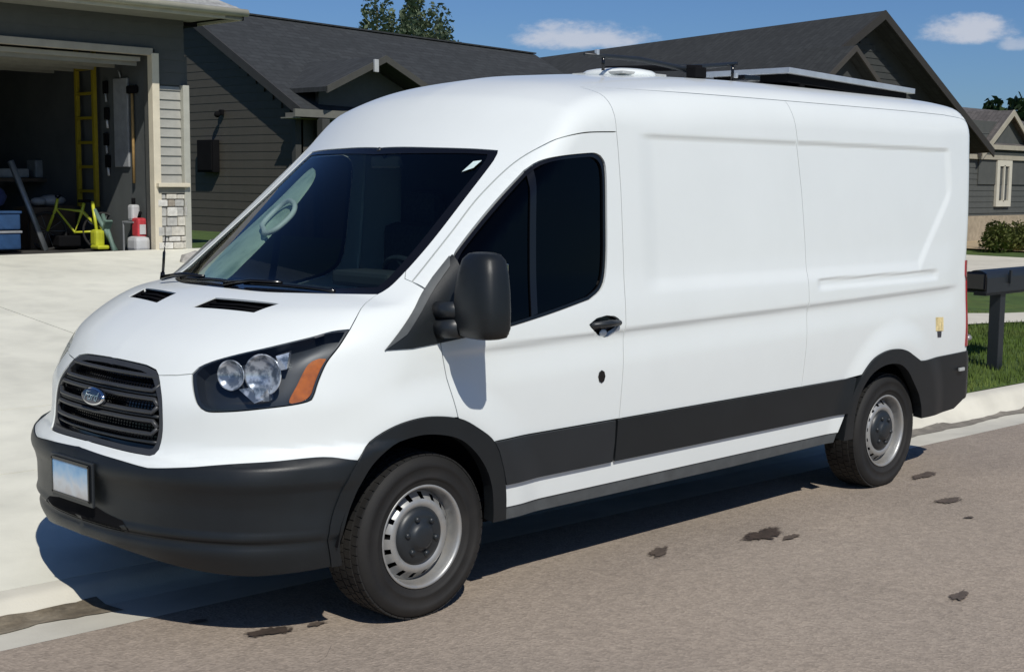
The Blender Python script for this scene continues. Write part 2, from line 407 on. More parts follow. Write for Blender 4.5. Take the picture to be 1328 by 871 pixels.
# --- shared seam curves
hoodfront = [(.860, 0, 1.090), (.862, .12, 1.089), (.856, .245, 1.084), (.856, .315, 1.072), (.860, .346, 1.052)]
seam_in = [(.860, .346, 1.052), (.834, .441, 1.060), (.806, .505, 1.069)]
hl_top = smooth_line([(.806, .505, 1.069), (.787, .520, 1.096), (.749, .562, 1.120), (.681, .647, 1.152), (.595, .734, 1.181), (.475, .824, 1.217), (.391, .864, 1.239), (.324, .897, 1.246)])
hl_low = smooth_line([(.324, .897, 1.246), (.388, .909, 1.184), (.447, .906, 1.124), (.489, .905, 1.051), (.515, .907, .995), (.535, .897, .975), (.615, .859, .962), (.725, .76, .945), (.790, .665, .933), (.822, .618, .936), (.835, .585, .960), (.832, .555, 1.0), (.820, .525, 1.045), (.806, .505, 1.069)], .02)
hf = smooth_line([(.324, .897, 1.246), (.271, .875, 1.294), (.172, .812, 1.342), (.09, .776, 1.375)])
ws_bot = smooth_line([(.09, .776, 1.375), (.144, .690, 1.372), (.247, .520, 1.364), (.332, .306, 1.361), (.358, 0, 1.363)])
ws_side = smooth_line([(-.672, .700, 1.995), (-.62, .722, 1.952), (-.427, .745, 1.782), (-.219, .773, 1.607), (-.1, .783, 1.512), (-.03, .785, 1.455), (.04, .783, 1.405), (.09, .776, 1.375)])
ws_top = smooth_line([(-.56, 0, 2.005), (-.594, .351, 2.003), (-.655, .64, 1.999), (-.672, .700, 1.995)])
cowl = [(-.03, .785, 1.455), (-.035, .85, 1.44), (-.04, .906, 1.419)]
door_top = smooth_line([(-.04, .906, 1.419), (-.147, .896, 1.505), (-.296, .888, 1.626), (-.486, .881, 1.784), (-.668, .889, 1.925), (-.797, .902, 2.006), (-.884, .92, 2.043), (-1.023, .936, 2.068), (-1.232, .93, 2.078)])
SD = (0, -1, 0)
def snap(L, d):
    d = np.array(d, float); d /= np.linalg.norm(d); P = cast(L, d, back=.3); P[np.abs(np.array(L)[:, 1]) < 1e-4, 1] = 0; return [tuple(p) for p in P]
door_top = snap(door_top, SD); cowl = snap(cowl, (0, -1, -.3)); cowl[-1] = door_top[0]
ws_side = snap(ws_side, (-.66, 0, -.75)); ws_top = snap(ws_top, (-.66, 0, -.75)); ws_bot = snap(ws_bot, (-.66, 0, -.75)); ws_top[-1] = ws_side[0]; ws_bot[0] = ws_side[-1]
ki = min(range(len(ws_side)), key=lambda i: abs(ws_side[i][2]-1.452)); cowl[0] = ws_side[ki]
hf = snap(hf, (-.5, -.5, -.7)); hf[-1] = ws_bot[0]
hl_top = snap(hl_top, (-.6, -.5, -.6)); hl_low = snap(hl_low, (-.6, -.7, -.3)); hl_low[0] = hf[0] = hl_top[-1]; hl_low[-1] = hl_top[0]
hoodfront = snap(hoodfront, (-1, 0, -.3)); seam_in = snap(seam_in, (-1, 0, -.3)); seam_in[0] = hoodfront[-1]; seam_in[-1] = hl_top[0]
door_front = smooth_line(S2([(-.055, 1.38), (-.055, 1.25), (-.067, 1.139), (-.089, 1.023), (-.134, .855)]))
AF = [(.475, .315), (.50, .459), (.456, .611), (.40, .713), (.305, .800), (.22, .845), (.13, .868), (.009, .873), (-.139, .848), (-.25, .794), (-.345, .722), (-.405, .60), (-.433, .48), (-.444, .36)]
AI = [(.43, .315), (.448, .42), (.401, .571), (.334, .689), (.244, .763), (.148, .797), (.028, .803), (-.12, .771), (-.219, .707), (-.298, .618), (-.343, .525), (-.362, .418), (-.366, .36)]
AFs = smooth_line([(x, 0, z) for x, z in AF], .03); AFs = [(p[0], p[2]) for p in AFs]
AIs = [(p[0], p[2]) for p in smooth_line([(x, 0, z) for x, z in AI], .03)]
arch_bump = [p for p in AFs if p[1] <= .758 and p[0] > 0]             # front bumper end
arch_fen = [p for p in AFs if p[1] > .758 and p[0] > -.139]
arch_door = [p for p in AFs if p[0] <= -.139 and p[1] >= .722]
bump_top = smooth_line([(1.022, 0, .733), (1.015, .268, .722), (.988, .427, .710), (.965, .49, .711), (.839, .714, .737), (.692, .862, .752), (.504, .956, .760), tuple(S2([arch_bump[-1]])[0])])
arch_fen3 = S2(arch_fen); arch_bump3 = S2(arch_bump); arch_door3 = S2(arch_door)
grille_side = smooth_line([(.860, .346, 1.052), (.871, .370, 1.03), (.894, .423, .96), (.905, .443, .871), (.916, .440, .80), (.938, .425, .752), (.968, .365, .747), (.985, .2, .750), (.990, 0, .753)], .025)

grille_side = snap(grille_side, (-1, 0, 0)); grille_side[0] = hoodfront[-1]; bt = snap(bump_top, (-.7, -.7, 0)); bt[-1] = bump_top[-1]; bump_top = bt
# --- front panels
patch('front_panel', [*grille_side[::-1], *seam_in[1:-1], *hl_low[::-1][:-1], *hf[:-1], *ws_side[ki+1:][::-1], *cowl, *[p for p in door_front], *arch_fen3[::-1], *bump_top[::-1]],
      (-.8, -.75, -.45), MT['paint'], vroot, join=True, step=.026)
hood_outline = [*hoodfront, *seam_in[1:-1], *hl_top, *hf[1:-1], *ws_bot]
vent = [(.573, .144, 1.299), (.470, .155, 1.334), (.405, .526, 1.331), (.508, .500, 1.296)]
patch('bonnet', hood_outline, (-.6, -.25, -1), MT['paint'], vroot, join=True, step=.026, holes=[dens(vent, .03)])
for s in (1, -1):
    g = np.array(vent)*np.array([1, s, 1]); c = g.mean(0)
    b = MB(); low = [tuple(np.array(p)-(0.02, 0, .035)) for p in g]
    b.poly(low)
    for i in range(4): b.poly([tuple(g[i]-(0, 0, .006)), tuple(g[(i+1) % 4]-(0, 0, .006)), low[(i+1) % 4], low[i]])
    hv = b.build('bonnet_vent', MT['dark'], vroot)
    for k in range(3):
        t = (k+.7)/3.4; p0 = g[0]+(g[1]-g[0])*t; p1 = g[3]+(g[2]-g[3])*t
        MB().tube([p0-(0, 0, .02), (p0+p1)/2-(0, 0, .014), p1-(0, 0, .02)], .006, 6).build('slat', MT['dark'], hv)

# --- grille
go = [*hoodfront, *grille_side[1:]]
def shrink(P, k, c): return [tuple(np.array(c)+(np.array(p)-np.array(c))*k) for p in P]
bm_out = patch('grille', go, (-1, -.2, -.1), MT['gloss'], vroot, join=True, step=.03, off=-.045, flange=0)
rim_in = [(x-.002, max(0, y-.024*min(1, y/.2)), .92+(z-.92)*.86) for x, y, z in go]
gr = patch('grille_frame', [*go, *cast(rim_in, (-1, 0, 0), back=.3)[::-1].tolist()], (-1, -.2, -.1), MT['grille'], bm_out, join=True, step=.014, off=-.004, flange=.04, edge=.02, gap=.003)
def gx(y, z, off=0):
    p = cast([(0.9, y, z)], (-1, 0, 0), back=.3)[0]; return Vector((p[0]+off, y, p[2]))
for zc, hw in ((1.018, .375), (.935, .40), (.85, .41)):                # three slots ringed by a raised satin band
    h = .026
    for zz in (zc+h, zc-h):
        ys = np.linspace(-hw+.03, hw-.03, 25)
        pts = [gx(-hw+.005, zc, -.014)]+[gx(y, zz-.0*y*y, -.010) for y in ys]+[gx(hw-.005, zc, -.014)]
        MB().tube(pts, .0095, 8).build('grille_bar', MT['grille'], bm_out)
for zz in (.790, .975, .892):
    MB().tube([gx(y, zz, -.022) for y in np.linspace(-.40, .40, 21)], .008, 6).build('grille_bar', MT['plastic2'], bm_out)
# fine mesh between the bars, one joined part
b = MB()
for zz in np.arange(.775, 1.065, .0135): b.tube([gx(y, zz, -.038) for y in np.linspace(-.41, .41, 9)], .0022, 4, caps=False)
for yy in np.arange(-.4, .41, .02): b.tube([gx(yy, z, -.037) for z in (.775, .86, .96, 1.06)], .0022, 4, caps=False)
stuff(b.build('grille_mesh', MT['dark'], bm_out))
# oval badge
def oval(rx, rz, dep, name, m, parent, c, tilt, t):
    b = MB(); n = 40
    b.lathe([(0, 0.001), (0, 1), (t, .97), (t*1.2, .90), (t*1.2, 0.001)], n, axis='Y')
    for v in b.bm.verts: v.co = Vector((v.co.y, -v.co.x*rx, v.co.z*rz))
    bmesh.ops.rotate(b.bm, verts=b.bm.verts, cent=(0, 0, 0), matrix=Matrix.Rotation(tilt, 3, 'Y')); bmesh.ops.translate(b.bm, verts=b.bm.verts, vec=c)
    return b.build(name, m, parent)
bc = gx(0, .937, .004)
ba = oval(.090, .038, 0, 'badge', MT['chrome'], vroot, bc, R(-10), .014)
oval(.081, .031, 0, 'badge_face', MT['badge'], ba, bc+Vector((.0165, 0, .003)), R(-10), .003)
def text(body, size, m, parent, name, matrix, shear=0, ext=.001, font_scale=1):
    cu = bpy.data.curves.new(name, 'FONT'); cu.body = body; cu.size = size; cu.shear = shear; cu.extrude = ext; cu.align_x = 'CENTER'; cu.align_y = 'CENTER'
    t = bpy.data.objects.new(name, cu); me = bpy.data.meshes.new_from_object(t); bpy.data.objects.remove(t); me.materials.clear(); me.materials.append(m)
    o = bpy.data.objects.new(name, me); link(o, parent); o.matrix_local = matrix; return o
yz = Matrix(((0, 0, 1, 0), (1, 0, 0, 0), (0, 1, 0, 0), (0, 0, 0, 1)))      # text plane -> facing +x
text('Ford', .056, MT['chrome'], ba, 'lettering', Matrix.Translation(bc+Vector((.0215, 0, .003))) @ Matrix.Rotation(R(-10), 4, 'Y') @ yz, shear=.35)

# --- headlights
for s in (1, -1):
    S = np.array([1, s, 1]); hl = [*hl_top[:-1], *hl_low[:-1]]
    dd = np.array((-.75, -.8, -.35))
    if s == 1:
        A = patch('headlight', hl, dd, MT['plastic2'], vroot, step=.03, off=-.065, flange=0, gap=.001, mirror=True)
        wall = patch('housing', hl, dd, MT['plastic2'], A[0], step=.03, off=-.002, flange=.065, gap=.0035, holes=[cast(shrink(hl, .93, np.mean(hl, 0)), dd/np.linalg.norm(dd), back=.4)], mirror=True)
        wall[1].parent = A[1]
        lens = patch('lens', hl, dd, MT['lens'], A[0], step=.03, off=.001, flange=0, gap=.003, mirror=True); lens[1].parent = A[1]
        am = smooth_line([(.600, .867, .975), (.535, .897, .988), (.497, .903, 1.05), (.446, .902, 1.140), (.468, .889, 1.142), (.511, .872, 1.120), (.560, .868, 1.045)], .02, closed=True)
        a2 = patch('turn_signal', am, dd, MT['amber'], A[0], step=.02, off=-.012, flange=.03, gap=0, mirror=True); a2[1].parent = A[1]
    hp = A[0] if s == 1 else A[1]
    def dish(c, r, dep, name, m, dirv):
        b = MB(); b.lathe([(0, r), (.006, r*1.02), (.002, r*.93), (-dep*.35, r*.8), (-dep*.75, r*.5), (-dep, r*.16), (-dep, .0005)], 28)
        q = Vector((0, 1, 0)).rotation_difference(Vector(dirv).normalized()).to_matrix(); bmesh.ops.rotate(b.bm, verts=b.bm.verts, cent=(0, 0, 0), matrix=q)
        bmesh.ops.translate(b.bm, verts=b.bm.verts, vec=(c[0]-(0 if s == 1 else .05), c[1]*s*(1 if s == 1 else .94), c[2])); return b.build(name, m, hp)
    dv = (.95, .42*s, .03)
    dish((.648, .762, 1.078), .082, .03, 'reflector', MT['reflector'], dv)
    dish((.728, .662, 1.074), .060, .025, 'reflector', MT['reflector'], dv)
    MB().ball((.640, .757*s, 1.078), .018).build('bulb', MT['lens'], hp)
    MB().ball((.722, .659*s, 1.074), .012).build('bulb', MT['lens'], hp)
    if s == -1: continue
    # bright bezel strokes below and beside the bowls
    MB().prism([(.715, .69*s, 1.02), (.695, .72*s, 1.025), (.680, .80*s, .985), (.700, .775*s, .972)], (-.05, -.03*s, 0)).build('reflector', MT['reflector'], hp)
    MB().prism([(.60, .78*s, 1.150), (.565, .82*s, 1.165), (.578, .82*s, 1.10), (.595, .80*s, 1.095)], (-.04, -.04*s, 0)).build('reflector', MT['reflector'], hp)
    MB().prism([(.690, .755*s, 1.03), (.660, .81*s, 1.03), (.655, .81*s, .980), (.690, .77*s, .976)], (-.05, -.04*s, 0)).build('reflector', MT['reflector'], hp)

# --- front bumper
bump_low = smooth_line([tuple(S2([AFs[0]])[0]), (.745, .79, .296), (.884, .581, .31), (.975, .33, .345), (1.008, .2, .36), (1.01, 0, .365)])
ik = [(1.03, 0, .505), (1.03, .13, .505), (1.02, .20, .49), (1.01, .30, .475), (.99, .335, .45), (.99, .325, .43), (1.0, .2, .428), (1.02, 0, .43)]
ik3 = cast(ik, (-1, 0, 0), back=.3).tolist()
fb = patch('front_bumper', [*bump_top, *arch_bump3[::-1][1:], *bump_low[1:]], (-.8, -.8, .0), MT['plastic'], vroot, join=True, step=.018, off=.004, flange=.03, gap=.001)
# lower intake: black sheet over the bumper skin, the opening's dark put into colour
kk = [*ik3]
iv = patch('lower_intake', kk, (-1, 0, 0), MT['dark'], fb, join=True, step=.03, off=.0065, flange=.004, gap=0)
for yy in (-.30, -.25, .23, .28):
    pass
MB().box((1.062, 0, .603), (.012, .345, .185), bev=.004, rot=None).build('plate_bracket', MT['plastic2'], fb)
# licence plate: pale blue and white print, characters too small to read in the photograph
def plate_mat():
    m = mat('plate_print', (.55, .62, .70), .35, coat=.3); t = m.node_tree; b = t.nodes['Principled BSDF']; co = t.nodes.new('ShaderNodeTexCoord')
    sp = t.nodes.new('ShaderNodeSeparateXYZ'); t.links.new(co.outputs['Object'], sp.inputs[0])
    n = t.nodes.new('ShaderNodeTexNoise'); n.inputs['Scale'].default_value = 22; n.inputs['Detail'].default_value = 1; t.links.new(co.outputs['Object'], n.inputs['Vector'])
    ad = t.nodes.new('ShaderNodeMath'); ad.operation = 'MULTIPLY_ADD'; t.links.new(n.outputs['Fac'], ad.inputs[0]); ad.inputs[1].default_value = .07; t.links.new(sp.outputs['Z'], ad.inputs[2])
    r = t.nodes.new('ShaderNodeValToRGB'); r.color_ramp.elements[0].position = 0; r.color_ramp.elements[0].color = (.50, .46, .42, 1); r.color_ramp.elements[1].position = 1; r.color_ramp.elements[1].color = (.10, .33, .62, 1)
    e = r.color_ramp.elements.new(.35); e.color = (.62, .66, .68, 1); e = r.color_ramp.elements.new(.7); e.color = (.32, .52, .72, 1)
    mr = t.nodes.new('ShaderNodeMapRange'); t.links.new(ad.outputs[0], mr.inputs['Value']); mr.inputs['From Min'].default_value = -.045; mr.inputs['From Max'].default_value = .11
    t.links.new(mr.outputs[0], r.inputs[0]); t.links.new(r.outputs[0], b.inputs['Base Color']); return m
pl = MB().box((0, 0, 0), (.004, .305, .155), bev=.0015).build('licence_plate', plate_mat(), fb, loc=(1.072, 0, .606))
MB().box((1.0735, 0, .678), (.006, .312, .012)).box((1.0735, 0, .533), (.006, .312, .010)).box((1.0735, .153, .606), (.006, .010, .15)).box((1.0735, -.153, .606), (.006, .010, .15)).build('plate_frame', MT['gloss'], fb)

# --- windshield
glassout = [*ws_top, *ws_side[1:], *ws_bot[1:]]
wsd = (-.7, -.1, -.8)
wnd = patch('windshield', glassout, wsd, MT['wind'], vroot, join=True, step=.04, off=-.006, flange=0, gap=.0005)
def inner(P, k):      # an outline moved in along the skin
    P = np.array(P); c = np.array((-.12, 0, 1.70)); o = []
    for p in P:
        v = c-p; v[1] = -p[1]*.9; L = np.linalg.norm(v); o.append(p+v/L*k)
    o = np.array(o); o[np.array(P)[:, 1] < 1e-4, 1] = 0; return o
inn = inner(glassout, .05); inn[:, 2] += np.where(np.array(glassout)[:, 2] < 1.40, .03, 0)
patch('windshield_border', [*glassout, *cast(inn, (-.659, 0, -.752), back=.3)[::-1].tolist()], wsd, MT['gloss'], wnd, join=True, step=.03, off=-.003, flange=0, gap=.0005)

# --- front doors
win = smooth_line([(-.06, .93, 1.372), (-.20, .935, 1.50), (-.242, .923, 1.546), (-.498, .917, 1.758), (-.665, .92, 1.890)], .03)[:-1] + \
      smooth_line([(-.665, .92, 1.890), (-.74, .925, 1.932), (-.839, .939, 1.955), (-1.013, .947, 1.972), (-1.085, .948, 1.972), (-1.128, .952, 1.945), (-1.142, .958, 1.88), (-1.132, .976, 1.685), (-1.120, .99, 1.507), (-1.10, 1.0, 1.40), (-1.062, 1.008, 1.345), (-.985, 1.011, 1.306)], .025)[:-1] + \
      smooth_line([(-.985, 1.011, 1.306), (-.70, 1.014, 1.252), (-.38, 1.013, 1.204), (-.06, .99, 1.180)], .04)
win = [tuple(p) for p in cast(win, (0, -1, 0), back=.3)]
db = S2([(-.345, .724), (-.65, .724), (-.95, .724), (-1.195, .724)])
drear = smooth_line(S2([(-1.195, .724), (-1.205, .9), (-1.225, 1.17), (-1.236, 1.5), (-1.240, 1.8), (-1.236, 2.0), (-1.232, 2.078)]), .03)
dout = [*door_front, *arch_door3, *db[1:], *drear[1:], *door_top[::-1][1:]]
handle_hole = smooth_line(S2([(-.968, 1.188), (-1.02, 1.213), (-1.09, 1.222), (-1.15, 1.214), (-1.188, 1.190), (-1.15, 1.150), (-1.09, 1.122), (-1.03, 1.140)]), .02, closed=True)
doors = patch('front_door', dout, SIDE, MT['paint'], vroot, step=.020, flange=.02, gap=.0026, holes=[win, handle_hole], mirror=True)
for s, D in ((1, doors[0]), (-1, doors[1])):
    def side_patch(name, out, m, **k):
        """built for the near side; for the far side the same shape is mirrored"""
        if s == 1: side_patch.cache[name+str(len([n for n in side_patch.cache if n.startswith(name)]))] = o = patch(name, out, SIDE, m, D, mirror=True, **k); o[1].parent = doors[1]; return o[0]
        return None
    if s == 1: side_patch.cache = {}; 
    if s == 1:
        ring = cast(shrink(win, .955, np.mean(win, 0)), (0, -1, 0), back=.3)
        gl = side_patch('door_window', win, MT['side'], step=.05, off=-.018, flange=0, gap=.001)
        side_patch('window_seal', [*win], MT['gloss'], step=.03, off=-.008, flange=.012, gap=.001, holes=[ring])
        side_patch('window_divider', S2([(-.668, 1.915), (-.705, 1.93), (-.645, 1.26), (-.605, 1.25)]), MT['gloss'], step=.03, off=-.010, flange=.01, gap=0)
        side_patch('handle_recess', handle_hole, MT['gloss'], step=.03, off=-.028, flange=0, gap=-.004)
        lk = smooth_line(S2([(-1.055+.024*math.cos(a), .940+.030*math.sin(a)) for a in np.linspace(0, 6.283, 9)[:-1]]), .015, closed=True)
        side_patch('keyhole_cover', lk, MT['gloss'], step=.02, off=.004, flange=.006, gap=0)
    c = Vector((-1.08, 1.030*s, 1.186))
    MB().tube([c+Vector((.10, -.028*s, -.006)), c+Vector((.085, .004*s, .0)), c+Vector((0, .022*s, .004)), c+Vector((-.085, .006*s, .0)), c+Vector((-.10, -.028*s, -.002))], [.010, .014, .016, .014, .010], 10).build('door_handle', MT['plastic2'], D)
    MB().ball(c+Vector((-.0, -.020*s, -.045)), .024, 1.1, .35, .8).build('handle_scoop', MT['paint'], D)


# --- mirror sail (black triangle) and mirrors
tri = smooth_line([(.215, .979, 1.160), (.10, .965, 1.262), (-.002, .949, 1.350), (-.10, .937, 1.435), (-.205, .928, 1.520)], .03)[:-1]+[(-.218, .932, 1.528), (-.222, .96, 1.40), (-.212, .99, 1.24), (-.205, 1.005, 1.185), (-.06, 1.0, 1.172), (.09, .99, 1.160)]
tri = cast(tri, (0, -1, 0), back=.3).tolist()
for o in patch('mirror_base', tri, SIDE, MT['plastic'], vroot, step=.025, off=.006, flange=.02, gap=0, mirror=True): pass
tb = cast([(.215, .979, 1.160), (.10, .965, 1.262), (-.002, .949, 1.350), (-.10, .937, 1.435), (-.205, .928, 1.520), (-.18, .93, 1.478), (-.085, .937, 1.395), (.012, .949, 1.305), (.11, .965, 1.215)], (0, -1, 0), back=.3).tolist()
patch('mirror_base_trim', tb, SIDE, MT['sill'], vroot, step=.02, off=.011, flange=.006, gap=0, mirror=True)
def make_mirror(s):
    b = MB(); bm = b.bm
    # housing: rounded box swept from wide lower lobe to narrower top, thicker towards the front
    rows = [(1.205, .085, .050, -.010), (1.214, .118, .070, -.008), (1.25, .134, .082, -.006), (1.33, .134, .086, -.004), (1.40, .128, .084, -.006), (1.47, .116, .078, -.010), (1.525, .098, .068, -.014), (1.548, .075, .050, -.018), (1.555, .04, .03, -.02)]
    rings = []
    for (z, hw, hd, cx) in rows:
        ring = []
        for k in range(28):
            a = 2*math.pi*k/28; ca, sa = math.cos(a), math.sin(a); e = .55
            yy = math.copysign(abs(ca)**e, ca)*hw; xx = math.copysign(abs(sa)**e, sa)*hd
            if xx > 0: xx *= 1-.25*(yy/hw)**2
            ring.append(bm.verts.new((-.055+cx+xx-.05*(yy/hw)*0, 0+yy, z)))
        rings.append(ring)
    for A, B in zip(rings, rings[1:]):
        for k in range(28): bm.faces.new((A[k], A[(k+1) % 28], B[(k+1) % 28], B[k])).smooth = True
    bm.faces.new(rings[0][::-1]).smooth = True; bm.faces.new(rings[-1]).smooth = True
    rot = Matrix.Rotation(R(-8*s), 3, 'Z'); bmesh.ops.rotate(bm, verts=bm.verts, cent=(-.055, 0, 0), matrix=rot)
    for v in bm.verts: v.co.y = v.co.y+1.205*s; v.co.x -= .045
    o = b.build('wing_mirror', MT['plastic'], vroot)
    MB().tube([(-.075, .985*s, 1.232), (-.06, 1.06*s, 1.236), (-.08, 1.12*s, 1.245)], [.048, .042, .045], 12).tube([(-.075, .975*s, 1.305), (-.06, 1.05*s, 1.31), (-.08, 1.12*s, 1.315)], [.040, .036, .040], 12).build('mirror_arm', MT['plastic2'], o)
    g = MB(); g.box((-.170, 1.205*s, 1.42), (.006, .18, .18), bev=.002).build('mirror_glass', MT['chrome'], o)
    g = MB(); g.box((-.172, 1.205*s, 1.265), (.006, .19, .085), bev=.002).build('mirror_glass', MT['chrome'], o)
make_mirror(1)

# --- roof with pillars, side panels, tail
roofline = S2([(-1.232, 2.296), (-1.7, 2.296), (-2.3, 2.296), (-2.9, 2.296), (-3.5, 2.296), (-4.1, 2.296), (-4.5, 2.292), (-4.70, 2.280)])
def cx(z): return float(RR(z))+.045
corner = [(cx(z), z) for z in (2.24, 2.1, 1.9, 1.7, 1.5, 1.3, 1.15, 1.0, .88, .762)]
corner3 = S2(corner)
top_c = S2([(-4.76, 2.268)])[0]
rr_edge = cast([(-4.80, y, 2.3) for y in np.linspace(.80, 0, 28)], (0, 0, -1), back=.6); rr_edge[-1, 1] = 0; rr_edge = [tuple(p) for p in rr_edge]
bp = smooth_line(S2([(-1.232, 2.078), (-1.232, 2.19), (-1.232, 2.296)]), .04)
patch('roof', [*ws_top, *ws_side[1:ki], *cowl, *door_top[1:], *bp[1:], *roofline[1:], top_c, corner3[0], *rr_edge], (-.22, -.6, -.9), MT['paint'], vroot, join=True, step=.035, gap=.002)
seam2 = [(-2.757, z) for z in (.724, .95, 1.2, 1.5, 1.8, 2.05, 2.2, 2.296)]; seam2[0] = (-2.757, .724)
s2 = S2([(-2.715-.075*math.sin(math.pi*min(1, max(0, (z-.5)/1.8))), z) for _, z in seam2])
rl = [p for p in roofline]
lowA = S2([(-1.195-.1*i, .724) for i in range(1, 15)])
patch('side_panel', [*drear, *bp[1:], *[p for p in roofline[1:-1] if p[0] > -2.715], *s2[::-1], *lowA[::-1]], SIDE, MT['paint'], vroot, step=.0145, flange=.012, gap=.002, mirror=True)
AR = [(-3.205, .36), (-3.215, .50), (-3.245, .61), (-3.305, .70), (-3.437, .81), (-3.57, .853), (-3.70, .860), (-3.82, .845), (-3.92, .806), (-4.0, .765), (-4.09, .757)]
ARi = [(-3.30, .36), (-3.293, .50), (-3.325, .62), (-3.405, .712), (-3.50, .757), (-3.62, .777), (-3.754, .765), (-3.86, .715), (-3.948, .636), (-4.035, .55), (-4.085, .47), (-4.11, .388)]
ARs = [(p[0], p[2]) for p in smooth_line([(x, 0, z) for x, z in AR], .03)]; ARis = [(p[0], p[2]) for p in smooth_line([(x, 0, z) for x, z in ARi], .03)]
ar_up = [p for p in ARs if p[1] >= .724]; rb_top = [(-4.09, .757), (-4.28, .760), (-4.5, .762), (-4.68, .762)]
lowB = S2([(-2.715-.12*i, .724) for i in range(1, 5)])
qp = patch('rear_quarter_panel', [*s2, *[p for p in roofline[1:] if p[0] < -2.715], top_c, *corner3, *S2(rb_top[::-1][1:]), *S2(ar_up[::-1]), *lowB[::-1]], (.22, -1, -.12), MT['paint'], vroot, step=.0145, flange=.012, gap=.002, mirror=True)
# tail: doors seen only from behind
tail_out = [(-4.72, 0, .762), *[tuple(p) for p in corner3[::-1]], top_c, *rr_edge]
tail_out[0] = (-4.8, 0, .762)
tl = patch('rear_door', tail_out, (1, -.12, -.05), MT['paint'], vroot, join=True, step=.05, gap=.002)
lamp = [(-4.60, 1.0, 1.335), (-4.60, 1.0, 1.1), (-4.61, 1.0, .80)]
lo = [*S2([(-4.675, z) for z in (1.36, 1.2, 1.0, .80)]), *cast([(-4.9, y, z) for z, y in ((.80, .80), (1.0, .80), (1.2, .80), (1.36, .80))], (1, 0, 0), back=.2).tolist()]
for i in (0, 1, 2, 3): lo[i] = tuple(S2([(float(RR(lo[i][2]))+.078, lo[i][2])])[0])
patch('tail_lamp', lo, (.8, -.8, 0), MT['red'], vroot, step=.02, off=.010, flange=.012, gap=0, mirror=True)
for s in (1, -1):
    MB().box((-4.83, .80*s, 2.01), (.10, .09, .10), bev=.03).build('roof_marker_housing', MT['paint'], tl)
    MB().tube([(-4.80, .93*s, .83), (-4.83, .95*s, .84), (-4.85, .93*s, .84)], .02, 8).build('hinge', MT['steel'], tl)

# --- black cladding
for nm, o_, kw in (('wheel_arch_trim', [*S2(AFs), *S2(AIs)[::-1]], {}), ('wheel_arch_trim', [*S2(ARs[:-8]), *S2([(-4.02, .762), (-4.11, .757)]), *S2(ARis[::-1])], {})):
    patch(nm, o_, SIDE, MT['plastic'], vroot, step=.02, off=.011, flange=.06, gap=0, mirror=True)
patch('rear_bumper_corner', [*S2([(-4.09, .757), (-4.28, .760), (-4.5, .762), (-4.66, .762)]), *S2([(cx(z), z) for z in (.762, .65, .55, .47)]), *S2([(-4.70, .43), (-4.60, .392), (-4.40, .386), (-4.2, .386), (-4.112, .388), (-4.085, .47), (-4.035, .55), (-4.0, .60)])],
      (.3, -1, 0), MT['plastic'], vroot, step=.025, off=.009, flange=.05, gap=0, mirror=True)
MB().box((-4.835, 0, .58), (.14, 1.86, .34), bev=.05).build('rear_bumper', MT['plastic'], vroot)
MB().box((-4.60, 1.022, .655), (.07, .014, .022), bev=.004).build('bumper_reflector', MT['pale'], vroot)
mz0, mz1 = .520, .722
patch('door_side_moulding', [*S2([(-.405, .60), (-.372, .68), (-.345, mz1), (-.7, mz1), (-1.155, mz1), (-1.160, .62), (-1.155, mz0), (-.9, mz0), (-.6, mz0), (-.43, mz0)])], SIDE, MT['plastic2'], vroot, step=.03, off=.014, flange=.02, gap=0, mirror=True)
patch('side_moulding', [*S2([(-1.175, mz1), (-2.0, mz1), (-2.7, mz1), (-3.28, mz1+.004), (-3.245, .61), (-3.222, mz0), (-2.7, mz0), (-2.0, mz0), (-1.175, mz0)])], SIDE, MT['plastic'], vroot, step=.03, off=.012, flange=.02, gap=0, mirror=True)
patch('rocker_panel', [*S2([(-.437, mz0+.01), (-1.2, mz0+.01), (-2.2, mz0+.01), (-3.215, mz0+.01), (-3.16, .412), (-2.2, .412), (-1.2, .412), (-.442, .412)])], SIDE, MT['paint'], vroot, step=.03, off=-.004, flange=.03, gap=0, mirror=True)
patch('sill', [*S2([(-.44, .412), (-1.2, .412), (-2.2, .412), (-3.16, .412), (-3.14, .352), (-2.2, .345), (-1.2, .348), (-.45, .352)])], SIDE, MT['sill'], vroot, step=.03, off=-.010, flange=.12, gap=0, mirror=True)
patch('fuel_sticker', S2([(-4.236, 1.018), (-4.335, 1.012), (-4.343, .925), (-4.244, .930)]), SIDE, mat('sticker_yellow', (.74, .60, .30), .5, noise=(35, .35)), vroot, step=.02, off=.003, flange=.002, gap=0)
patch('fuel_sticker', S2([(-4.262, .928), (-4.318, .925), (-4.318, .886), (-4.272, .888)]), SIDE, mat('sticker_dark', (.05, .05, .06), .5, noise=(35, .3)), vroot, step=.02, off=.003, flange=.002, gap=0, label='small dark sticker under the yellow one')
